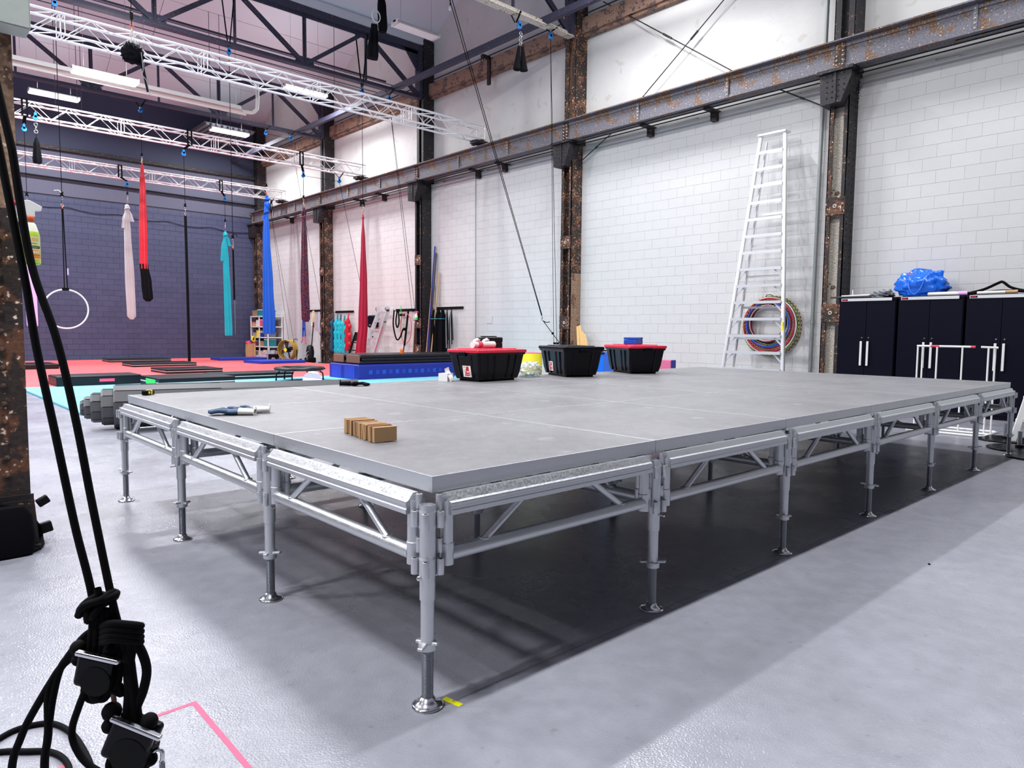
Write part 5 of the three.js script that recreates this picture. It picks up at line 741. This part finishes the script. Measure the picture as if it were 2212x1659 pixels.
// bundle of hoops on a bracket behind the ladder
{
  const t0 = thing('hoop_bracket', 'black wire bracket holding the hoops on the white wall', 'bracket', [XW - 0.01, 1.93, -4.72]); part('wire', [sweep([[0, -0.12, -0.11], [-0.10, -0.08, -0.10], [-0.12, 0.03, -0.05], [-0.12, 0.03, 0.05], [-0.10, -0.08, 0.10], [0, -0.12, 0.11]], 0.007, 40, 6, false, 0.1)], lib.black, t0); part('plate', [bx(-0.004, 0.006, -0.16, -0.08, -0.13, 0.13)], lib.black, t0);
  const ms = ['tapeSand', 'tapeLime', 'tapeRose', 'tapeWhite', 'red', 'blueBox', 'tapeSand', 'black', 'tapeRose', 'tapeLime', 'offWhite', 'red', 'tapeSand', 'tapeRose', 'blueBox', 'tapeLime', 'black', 'tapeWhite'], nm = { tapeSand: 'hula hoop wound with sand and black tape', tapeLime: 'hula hoop wound with lime and black tape', tapeRose: 'hula hoop wound with rose and black tape', tapeWhite: 'hula hoop wound with white and red tape', red: 'plain red hula hoop in the bundle', blueBox: 'plain blue hula hoop in the bundle', black: 'plain black hula hoop in the bundle', offWhite: 'plain white hula hoop in the bundle' };
  ms.forEach((m, i) => { const R = 0.565 - (i % 9) * 0.027 - (i > 8 ? 0.01 : 0), o = single('hula_hoop', [torus(R, 0.0125, 0, 0, 0, 0, PI / 2, 0, 8, 64)], lib[m], nm[m], 'hoop', 'hula hoops hung behind the tall ladder'); o.position.set(XW - 0.03 - (i > 8 ? 0.10 : 0.02) - (i % 3) * 0.025, 1.37 - (0.50 - R) * -0.25 + 0.02, -4.72 + (R - 0.4) * 0.2); o.rotation.z = 0.02 * ((i % 4) - 2); });
}
// conduit at the cabinet column
single('wall_pipe', [bar([11.3, 0, -3.92], [11.3, 8.1, -3.86], 0.033, 12), cyl(0.04, 0.08, 11.3, 1.45, -3.91), cyl(0.04, 0.08, 11.3, 5.5, -3.88)], lib.conduit, 'grey green vertical pipe beside the rusty column', 'pipe');
// ------------------------------------------------------------------ cabinets
{
  dark('cabinetBlack', [0.0015, 0.0015, 0.009], 0.4, 0.3); mat('handleSilver', [0.88, 0.88, 0.88], 0.3, 0.3);
  const defs = [[-3.235, -2.345, 'tall black two-door cabinet beside the rusty column'], [-2.31, -1.405, 'tall black two-door cabinet in the middle of the row under the blue bag'], [-1.37, -0.46, 'tall black two-door cabinet at the end of the row under the black cable']];
  for (const [z0, z1, l] of defs) {
    const t = thing('storage_cabinet', l, 'cabinet', [10.8, 0, (z0 + z1) / 2], 0, 'black storage cabinets'), w = z1 - z0;
    part('body', [bx(0.02, 0.50, 0.0, 1.80, -w / 2, w / 2), bx(-0.005, 0.52, 1.80, 1.835, -w / 2 - 0.01, w / 2 + 0.01)], lib.cabinetBlack, t); part('top_strip', [bx(-0.012, 0.0, 1.782, 1.828, -w / 2 + 0.04, w / 2 - 0.06)], lib.aluLadder, t, 'silver strip'); part('logo_badge', [bx(-0.016, -0.012, 1.79, 1.818, -w / 2 + 0.05, -w / 2 + 0.14)], lib.cabinetBlack, t); part('logo_mark', [bx(-0.018, -0.015, 1.797, 1.809, -w / 2 + 0.06, -w / 2 + 0.125)], lib.red, t);
    for (const s of [-1, 1]) { const d = part('door', [bx(0, 0.022, 0.06, 1.775, s < 0 ? -w / 2 + 0.01 : 0.004, s < 0 ? -0.004 : w / 2 - 0.01)], lib.cabinetBlack, t); part('handle', [rbox(0.02, 0.40, 0.035, 0.006, -0.035, 0.92, s * 0.052)], lib.handleSilver, d, 'silver bar handle'); for (const y of [0.74, 1.10]) part('handle_mount', [bx(-0.03, 0.0, y - 0.012, y + 0.012, s * 0.052 - 0.01, s * 0.052 + 0.01)], lib.cabinetBlack, d); part('lock', [cyl(0.012, 0.012, -0.006, 1.18, s * 0.052, 0, 0, PI / 2, 12)], lib.chrome, d); }
  }
  // things on top
  const Y = 1.835;
  { const t = thing('tote_bag', 'bulging shiny blue shopping bag on top of the cabinets', 'bag', [11.02, Y, -2.06]); const g = crumple(0.40, 0.58, 0.62, 0.98, 0.20, 2.2, 7.7, 44, 30); part('bag_body', [g], lib.blueBag, t);
    part('stuffing', [crumple(0.16, 0.9, 0.55, 1.1, 0.3, 2.5, 2.2, 20, 14).translate(0.02, 0.27, -0.02)], lib.silkWhite, t); part('blue_bundle', [crumple(0.12, 1, 0.6, 1.1, 0.3, 2.5, 6.2, 20, 14).translate(0.02, 0.33, -0.06)], lib.blueBag, t); part('red_fold', [crumple(0.08, 1, 0.5, 1.2, 0.3, 2.5, 1.2, 16, 12).translate(-0.05, 0.31, -0.13)], lib.red, t); part('red_fold', [crumple(0.05, 1, 0.5, 1.6, 0.3, 2.5, 8.2, 16, 12).translate(-0.06, 0.27, 0.15)], lib.orange, t);
    for (const dz of [0]) part('handle', [sweep([[-0.20, 0.26, -0.12], [-0.255, 0.12, -0.09], [-0.262, 0.03, -0.01], [-0.255, 0.12, 0.07], [-0.20, 0.26, 0.10]], 0.011, 30, 6)], lib.blueBag, t); part('handle', [torus(0.07, 0.011, 0.05, 0.30, 0.13, 0, 0.8, 0, 6, 16, PI)], lib.navyMat, t); }
  { const t = thing('grey_cloth', 'crumpled grey cloth on the first cabinet', 'cloth', [10.95, Y, -2.62]); part('cloth', [crumple(0.16, 1, 0.5, 1.1, 0.5, 3.2, 3.9, 30, 20)], lib.grey, t); }
  { const t = thing('metal_rods', 'bundle of pale rods lying on the first cabinet', 'rods', [10.92, Y, -2.95]); part('rod', [bar([0, 0.04, -0.30], [0, 0.05, 0.30], 0.014, 8)], lib.white, t); part('rod', [bar([0.05, 0.016, -0.32], [0.04, 0.016, 0.28], 0.014, 8)], lib.charcoal, t); part('rod', [bar([-0.08, 0.02, -0.45], [-0.06, 0.018, 0.2], 0.016, 8)], lib.charcoal, t); part('stub', [bar([0, 0.0, -0.12], [0, 0.14, -0.12], 0.01, 6)], lib.white, t); }
  { const t = thing('white_bar', 'white rounded bar lying in front of the blue bag on the cabinet', 'bar', [10.86, Y, -1.62]); part('bar', [bar([0, 0.03, -0.27], [0.02, 0.03, 0.22], 0.03, 10), sph(0.03, 0, 0.03, -0.27)], lib.white, t); part('sleeve', [bar([0.02, 0.03, 0.0], [0.02, 0.03, 0.24], 0.034, 10)], lib.silkPink, t); }
  { const t = thing('cable_bundle', 'thick black cable looped on top of the end cabinet', 'cable', [10.95, Y, -1.0]); part('cable', [sweep([[-0.02, 0.02, -0.42], [0, 0.08, -0.2], [0.02, 0.17, -0.02], [0, 0.18, 0.04], [0, 0.10, 0.14], [0, 0.05, 0.3], [0, 0.03, 0.5]], 0.02, 50, 8)], lib.rope, t); part('cable', [sweep([[-0.06, 0.02, -0.5], [-0.06, 0.03, -0.2], [-0.05, 0.05, 0.05], [-0.04, 0.03, 0.4]], 0.02, 40, 8)], lib.rope, t); part('pale_roll', [bar([-0.1, 0.025, -0.25], [-0.1, 0.03, 0.10], 0.024, 8)], lib.offWhite, t); part('tan_grip', [bar([-0.1, 0.03, 0.10], [-0.1, 0.032, 0.25], 0.026, 8)], lib.woodPole, t); }
}
// white tube stand in front of the cabinets
{ const t = thing('tube_stand', 'white tubular stand with a red-banded top bar in front of the cabinets', 'stand', [8.85, 0, -0.95]);
  const z0 = -0.44, z1 = 0.42; part('top_bar', [bar([0, 1.09, z0], [0, 1.09, 0.22], 0.013, 8)], lib.white, t); part('top_bar', [bar([0, 1.09, 0.28], [0.0, 1.085, z1 + 0.04], 0.013, 8)], lib.offWhite, t); part('red_band', [bar([0, 1.09, -0.28], [0, 1.09, -0.18], 0.0145, 8)], lib.pinkRed, t); part('red_band', [bar([0, 1.09, 0.17], [0, 1.09, 0.22], 0.0145, 8)], lib.pinkRed, t);
  for (const [x, z] of [[0, z0 + 0.01], [0.12, z0 + 0.03], [-0.05, -0.19], [0, 0.08], [0, z1 - 0.06], [0.05, z1]]) part('upright', [bar([x, 0.02, z], [x, 1.08, z], 0.011, 8)], lib.white, t);
  part('base_loop', [sweep([[-0.25, 0.014, z0], [0.3, 0.014, z0], [0.34, 0.014, z0 + 0.04], [0.34, 0.014, z1 - 0.04], [0.3, 0.014, z1], [-0.25, 0.014, z1], [-0.29, 0.014, z1 - 0.04], [-0.29, 0.014, z0 + 0.04]], 0.014, 100, 8, true, 0.1)], lib.white, t); part('base_bar', [bar([0, 0.014, z0], [0, 0.014, z1], 0.012, 8)], lib.white, t); }
// white step ladder at the frame edge
{ const t = thing('white_step_ladder', 'white step ladder standing at the end of the stage', 'ladder', [8.55, 0, 0.08], 0.15); for (const x of [0, 0.42]) { part('side_rail', [beamBox([x - 0.10, 0, -0.30], [x, 1.6, 0.05], 0.03, 0.06)], lib.white, t); part('rear_rail', [beamBox([x + 0.05, 0, 0.45], [x, 1.6, 0.1], 0.025, 0.04)], lib.white, t); } for (let k = 1; k <= 5; k++) { const y = k * 0.27, f = y / 1.6; part('step', [bx(-0.10 + 0.1 * f, 0.42, y - 0.025, y, -0.34 + 0.35 * f, -0.24 + 0.35 * f)], lib.white, t); } part('top_cap', [rbox(0.5, 0.05, 0.25, 0.015, 0.2, 1.62, 0.08)], lib.white, t); for (const x of [0, 0.42]) part('spreader', [beamBox([x, 0.5, -0.19], [x + 0.02, 0.9, 0.25], 0.01, 0.03)], lib.white, t); }
// black round base plates with spigots
for (const [x, z, l] of [[7.62, -0.02, 'black round steel base plate with a spigot close to the corner leg'], [7.12, 0.27, 'black round steel base plate nearest the open floor'], [8.3, -0.30, 'black round steel base plate under the white step ladder']]) { const t = thing('base_plate', l, 'base plate', [x + 0.25, 0, z]); part('plate', [lathe([[0, 0], [0.30, 0], [0.305, 0.012], [0.295, 0.02], [0.05, 0.024], [0, 0.024]], 36)], lib.blackGloss, t); part('spigot', [cyl(0.022, 0.18, 0, 0.11, 0, 0, 0, 0, 14)], lib.zinc, t); part('collar', [cyl(0.04, 0.03, 0, 0.035, 0, 0, 0, 0, 14)], lib.black, t); }
// ------------------------------------------------------------------ foreground
// rusty column at the left edge of the picture
{
  const t = thing('steel_column', 'rusty riveted steel column standing close at hand with a spray bottle hung on it', 'column', [0, 0, 0]);
  const x1 = -0.68, x0 = -1.06, zf = -2.8, zb = -3.17;
  part('front_plate', [bx(x0, x1, 0.30, 1.86, zf - 0.016, zf)], lib.steelRust, t); part('front_plate', [bx(x0, x1, 1.86, 9.7, zf - 0.016, zf)], lib.steelTan, t, 'tan upper plate, paint and lit tone both in its colour'); part('back_plate', [bx(x0, x1, 0, 9.7, zb, zb + 0.016)], lib.steelRust, t); part('web', [bx(x1 - 0.06, x1 - 0.045, 0, 9.7, zb, zf - 0.016)], lib.steelDark, t); part('web', [bx(x0 + 0.04, x0 + 0.055, 0, 9.7, zb, zf - 0.016)], lib.steelDark, t);  // upper plate tan: its own paint plus lamplight put into the colour
  const rv = []; for (let y = 0.42; y < 5; y += 0.098) for (const x of [x1 - 0.10, x0 + 0.1]) rv.push(rivet(x, y, zf, 'z', 0.017)); part('rivets', rv, lib.steelRust, t).userData.kind = 'stuff';
  part('base_gusset', [bx(x0 - 0.08, x1 + 0.012, 0.02, 0.31, zf, zf + 0.016), extrude([[x0 - 0.1, 0], [x1 + 0.03, 0], [x1 + 0.012, 0.28], [x0 - 0.08, 0.28]], 0.012).translate(0, 0.0, zf + 0.016)], lib.steelDark, t); const r2 = []; for (let k = 0; k < 4; k++) for (const y of [0.25, 0.16]) r2.push(rivet(x1 - 0.05 - k * 0.09, y, zf + 0.028, 'z', 0.02)); part('base_rivets', r2, lib.steelRust, t).userData.kind = 'stuff'; part('foot', [bx(x0 - 0.14, x1 + 0.03, 0, 0.03, zb - 0.1, zf + 0.06)], lib.steelDark, t);
  part('junction_box', [rbox(0.36, 0.42, 0.16, 0.01, -0.795, 2.97, zf + 0.085)], lib.boxGrey, t, 'pale grey box fixed on the column');
}
// bottle on the column
{
  mat('bottleBody', [0.55, 0.78, 0.06], 0.3); mat('bottleNeck', [0.80, 0.80, 0.66], 0.35); mat('capRust', [0.75, 0.12, 0.02], 0.4);
  const t = thing('spray_bottle', 'lime green spray bottle with an orange collar hung on the rusty near column', 'bottle', [-0.642, 1.565, -2.735], 0.18);
  part('bottle', [lathe([[0, 0], [0.040, 0], [0.044, 0.008], [0.044, 0.155], [0.040, 0.172]], 28)], lib.bottleBody, t); part('shoulder', [lathe([[0.040, 0.172], [0.028, 0.212], [0.020, 0.222], [0.020, 0.228]], 28)], lib.bottleNeck, t, 'milky empty shoulder'); part('collar', [lathe([[0, 0.226], [0.024, 0.226], [0.022, 0.25], [0.016, 0.256], [0, 0.256]], 24)], lib.capRust, t, 'orange collar');
  const w = new THREE.CylinderGeometry(0.0448, 0.0448, 0.125, 24, 1, true, -0.9, 1.8).translate(0, 0.085, 0); part('label', [w], lib.bottleLabel, t, 'printed label');
  part('trigger_head', [extrude([[-0.055, 0.256], [0.02, 0.256], [0.02, 0.285], [0.05, 0.29], [0.055, 0.31], [0.0, 0.335], [-0.05, 0.33], [-0.06, 0.30]], 0.022, 0.003).translate(0, 0, -0.011)], lib.white, t, 'white trigger head'); part('trigger', [sweep([[-0.02, 0.27, 0], [-0.05, 0.25, 0], [-0.062, 0.215, 0]], 0.008, 12, 8)], lib.white, t); part('nozzle', [cyl(0.012, 0.02, -0.068, 0.315, 0, 0, 0, PI / 2, 12)], lib.red, t);
}
// cable heap at its foot
{ const t = thing('cable_heap', 'black cable looped around the foot of the rusty near column', 'cable', [0, 0, 0]);
  part('loop', [sweep([[-1.05, 0.012, -2.70], [-0.84, 0.012, -2.67], [-0.72, 0.012, -2.69], [-0.645, 0.012, -2.78], [-0.622, 0.02, -2.93], [-0.64, 0.1, -2.90], [-0.72, 0.22, -2.76], [-0.85, 0.27, -2.75], [-1.0, 0.1, -2.73], [-1.08, 0.012, -2.66]], 0.012, 90, 8)], lib.rope, t); part('loop', [sweep([[-0.98, 0.012, -2.72], [-0.85, 0.05, -2.73], [-0.75, 0.2, -2.75], [-0.80, 0.27, -2.75], [-0.92, 0.22, -2.74]], 0.009, 40, 8)], lib.rope, t); part('plug', [rbox(0.06, 0.045, 0.04, 0.008, -0.625, 0.26, -2.80, 0, 0, 0.5)], lib.black, t); part('plug', [rbox(0.06, 0.06, 0.04, 0.008, -0.60, 0.085, -2.90, 0, 0, 0.2)], lib.black, t); }
{ const t = thing('equipment_bag', 'black bag slumped at the foot of the rusty near column', 'bag', [-0.86, 0, -2.70]); part('bag_body', [loft([[0.17, 0.05, 0.01], [0.18, 0.06, 0.1], [0.17, 0.055, 0.22], [0.14, 0.04, 0.27]].map(([a, b, y]) => { const o = []; for (let i = 0; i < 24; i++) { const q = -i / 24 * 2 * PI; o.push([Math.sign(Math.cos(q)) * Math.pow(Math.abs(Math.cos(q)), 0.5) * a, y, Math.sign(Math.sin(q)) * Math.pow(Math.abs(Math.sin(q)), 0.5) * b]); } return o; }))], lib.blackCloth, t); part('strap', [box(0.05, 0.02, 0.002, -0.12, 0.16, 0.062, 0, 0, 0.5)], lib.grey, t); }
// two black ropes with brakes, near the camera
{
  const t = thing('rope_tackle', 'black rope tackle with two cam cleat brakes and knots, hanging in front of the camera', 'rope tackle', [0, 0, 0]);
  // right, up and towards-the-lens axes at the tackle, for laying out its plane in the room
  const R = V(0.737, 0.007, 0.676), U = V(0.059, 0.997, -0.049), F = V(0.672, -0.075, -0.737), O = V(-1.05, 0.68, 0.54);
  const q = (a, b, c = 0) => { const p = O.clone().addScaledVector(R, a).addScaledVector(U, b).addScaledVector(F, c); return [p.x, p.y, p.z]; };
  const k = 1.15 / 1514, px = (u, v, c = 0) => q((u - 205) * k, (1440 - v) * k, c);   // plane of the tackle in its own units
  const rope = (pts, r = 0.0062, n = 60, m = lib.rope, nm = 'rope') => part(nm, [sweep(pts, r, n, 10)], m, t);
  const ext = (a, b, s) => a.map((v, i) => v + (v - b[i]) * s);
  part('rope', [bar(px(0, 330), ext(px(0, 330), px(105, 740), 29), 0.0062, 10)], lib.rope, t); part('rope', [bar(px(40, 640), ext(px(40, 640), px(100, 915), 43), 0.0062, 10)], lib.rope, t);
  rope([px(0, 330), px(45, 570), px(105, 740), px(150, 915), px(190, 1100), px(238, 1310), px(262, 1390)], 0.0062, 160);
  rope([px(40, 640), px(62, 760), px(104, 935), px(152, 1140), px(192, 1290), px(205, 1400)], 0.0062, 160);
  // upper knot
  for (const [u, v, r, a, b] of [[195, 1305, 0.016, 0.9, 0.3], [205, 1318, 0.018, 1.2, 0.9], [190, 1325, 0.016, 0.4, 1.1], [225, 1295, 0.014, 1.4, 0.2]]) { const p = px(u, v); part('knot', [torus(r, 0.0062, p[0], p[1], p[2], a, b, 0, 8, 24)], lib.rope, t); }
  rope([px(172, 1332, -0.01), px(190, 1308, -0.02), px(225, 1295, -0.015), px(236, 1285, 0), px(232, 1300, 0.015), px(205, 1318, 0.02), px(175, 1335, 0.01), px(168, 1328, 0)], 0.0062, 60); rope([px(213, 1272, -0.012), px(215, 1290, -0.01), px(205, 1320, 0)], 0.0056, 20);
  // twin drops to the upper brake
  for (const u of [192, 203, 217, 228]) rope([px(u + 2, 1320), px(u + 3, 1360), px(u - 2, 1425)], 0.0062, 20);
  // lower knot and big loop
  for (const [v, w] of [[1350, 0], [1362, 0.008], [1374, -0.004], [1384, 0.004]]) rope([px(225, v + 4, -0.012), px(252, v - 6, -0.02), px(288, v, -0.012), px(299, v + 8, 0), px(280, v + 14, 0.014), px(245, v + 12, 0.014), px(226, v + 6, 0)], 0.0062, 50);
  for (const d of [0, 1, 2]) rope([px(270, 1365 + d * 8, 0.01), px(225, 1365 + d * 9, 0.012), px(180, 1378 + d * 9, 0.012), px(150, 1410 + d * 8, 0.01), px(122, 1452, 0.008), d === 0 ? px(85, 1515, 0.004) : d === 1 ? px(108, 1520, 0.004) : px(100, 1500, 0.004), d === 0 ? px(45, 1600) : d === 1 ? px(103, 1600) : px(104, 1590), d === 0 ? px(25, 1700) : px(100, 1700), d === 0 ? [-1.17, 0.2, 0.42] : [-1.10, 0.2, 0.46], d === 0 ? [-1.17, 0.012, 0.36] : d === 1 ? [-1.1, 0.012, 0.4] : [-1.06, 0.012, 0.3]], 0.0062, 110);
  rope([px(285, 1385), px(305, 1420), px(314, 1455), px(308, 1495), px(295, 1530), px(284, 1560)], 0.0075, 40); rope([px(285, 1385), px(275, 1440), px(278, 1500), px(275, 1560)], 0.0085, 30); rope([px(262, 1388), px(275, 1430), px(283, 1480), px(296, 1560)], 0.0085, 30); rope([px(248, 1390), px(255, 1450), px(250, 1490), px(232, 1492)], 0.0056, 30);
  // the two brakes
  const brake = (u, v, s, turn) => { const p = px(u, v), g = part('cleat_brake', [rbox(0.062 * s, 0.060 * s, 0.020, 0.008, 0, 0, 0.012), rbox(0.062 * s, 0.060 * s, 0.020, 0.008, 0, 0, -0.012)], lib.blackGloss, t, 'black cam cleat brake'); g.position.set(...p); g.rotation.set(0, -0.742, 0); g.rotation.z = turn;
    part('side_plate', [rbox(0.075 * s, 0.008, 0.012, 0.003, 0.004, 0.030 * s, 0.02)], lib.chrome, g, 'polished edge'); part('wheel', [cyl(0.026 * s, 0.046, 0.008 * s, -0.012 * s, 0, PI / 2, 0, 0, 20)], lib.black, g); part('ball_knob', [sph(0.0135 * s, -0.042 * s, 0.026 * s, 0), sph(0.011 * s, -0.036 * s, 0.008 * s, 0.004)], lib.rope, g); part('ball_knob', [sph(0.012 * s, 0.012 * s, 0.034 * s, 0)], lib.rope, g); part('becket', [torus(0.017 * s, 0.0055, -0.002 * s, -0.044 * s, 0, 0, 0, 0, 8, 24)], lib.rope, g); return g; };
  brake(212, 1448, 0.95, -0.22); brake(287, 1602, 1.15, -0.40);
  rope([px(190, 1480), px(170, 1530), px(155, 1590), px(175, 1640), px(215, 1672), px(260, 1680)], 0.0056, 60); rope([px(262, 1640), px(248, 1690), px(240, 1760), [-0.98, 0.25, 0.55], [-0.95, 0.012, 0.5]], 0.0075, 50); rope([px(242, 1500), px(248, 1540), px(254, 1565)], 0.004, 16, lib.woodBrown, 'cord');
  rope([px(192, 1490), px(200, 1512), px(222, 1516), px(240, 1498), px(262, 1505), px(255, 1485)], 0.0058, 50);
  // link to the strap
  part('carabiner', [sweep([px(330, 1632), px(340, 1624), px(350, 1628), px(352, 1640), px(350, 1655)], 0.0035, 24, 8)], lib.chrome, t); part('strap', [beamBox(px(351, 1650), px(356, 1720), 0.012, 0.006)], lib.grey, t); part('strap', [beamBox(px(356, 1720), [-0.92, 0.012, 0.62], 0.014, 0.006)], lib.grey, t); part('knot', [sph(0.014, ...px(312, 1650)), sph(0.012, ...px(325, 1645))], lib.rope, t);
}
{ const t = thing('floor_rope', 'black rope lying in loose loops on the floor', 'rope', [0, 0, 0]); part('loop', [sweep([[-1.16, 0.008, -0.60], [-1.07, 0.008, -0.68], [-1.01, 0.008, -0.705], [-0.94, 0.008, -0.675], [-0.905, 0.008, -0.58], [-0.895, 0.008, -0.46], [-0.90, 0.008, -0.33], [-0.93, 0.008, -0.2], [-1.0, 0.008, 0.0]], 0.0085, 80, 8)], lib.rope, t); part('loop', [sweep([[-1.2, 0.008, -0.64], [-1.08, 0.008, -0.60], [-1.02, 0.009, -0.55], [-0.97, 0.008, -0.505], [-0.945, 0.008, -0.43], [-0.95, 0.008, -0.34], [-0.99, 0.008, -0.2]], 0.0085, 60, 8)], lib.rope, t); }
// marks on the floor
mat('pinkTape', [0.85, 0.10, 0.20], 0.6);
function tapeStrip(a, b, w, m, label, thick = 0.0006) { const d = Math.hypot(b[0] - a[0], b[1] - a[1]); return single('floor_tape', [box(d, thick, w, (a[0] + b[0]) / 2, thick / 2 + 0.0002, (a[1] + b[1]) / 2, 0, -Math.atan2(b[1] - a[1], b[0] - a[0]), 0)], m, label, 'tape'); }
tapeStrip([-0.79, -0.515], [-0.557, -0.522], 0.016, lib.pinkTape, 'short pink tape line ending behind the rope brakes');
tapeStrip([-0.565, -0.53], [-0.572, 0.6], 0.017, lib.pinkTape, 'long pink tape line running out of the corner', 0.0009);
tapeStrip([-0.955, -0.42], [-0.945, 0.3], 0.022, lib.pinkTape, 'pink tape seen between the loops of floor rope');
tapeStrip([0.069, -0.002], [0.083, 0.072], 0.022, mat('yellowTape', [0.88, 0.86, 0.0], 0.5), 'scrap of yellow tape by the corner leg of the stage');
single('string_line', [bar([0.075, 0.004, 0.035], [7.4, 0.004, 0.03], 0.0016, 5)], lib.grey, 'thin string line stretched along the stage feet', 'string');
single('floor_chip', [box(0.012, 0.006, 0.010, 2.85, 0.003, 0.62, 0, 0.5, 0)], lib.black, 'small black chip lying alone on the open floor', 'debris');
renderer.render(scene, camera);
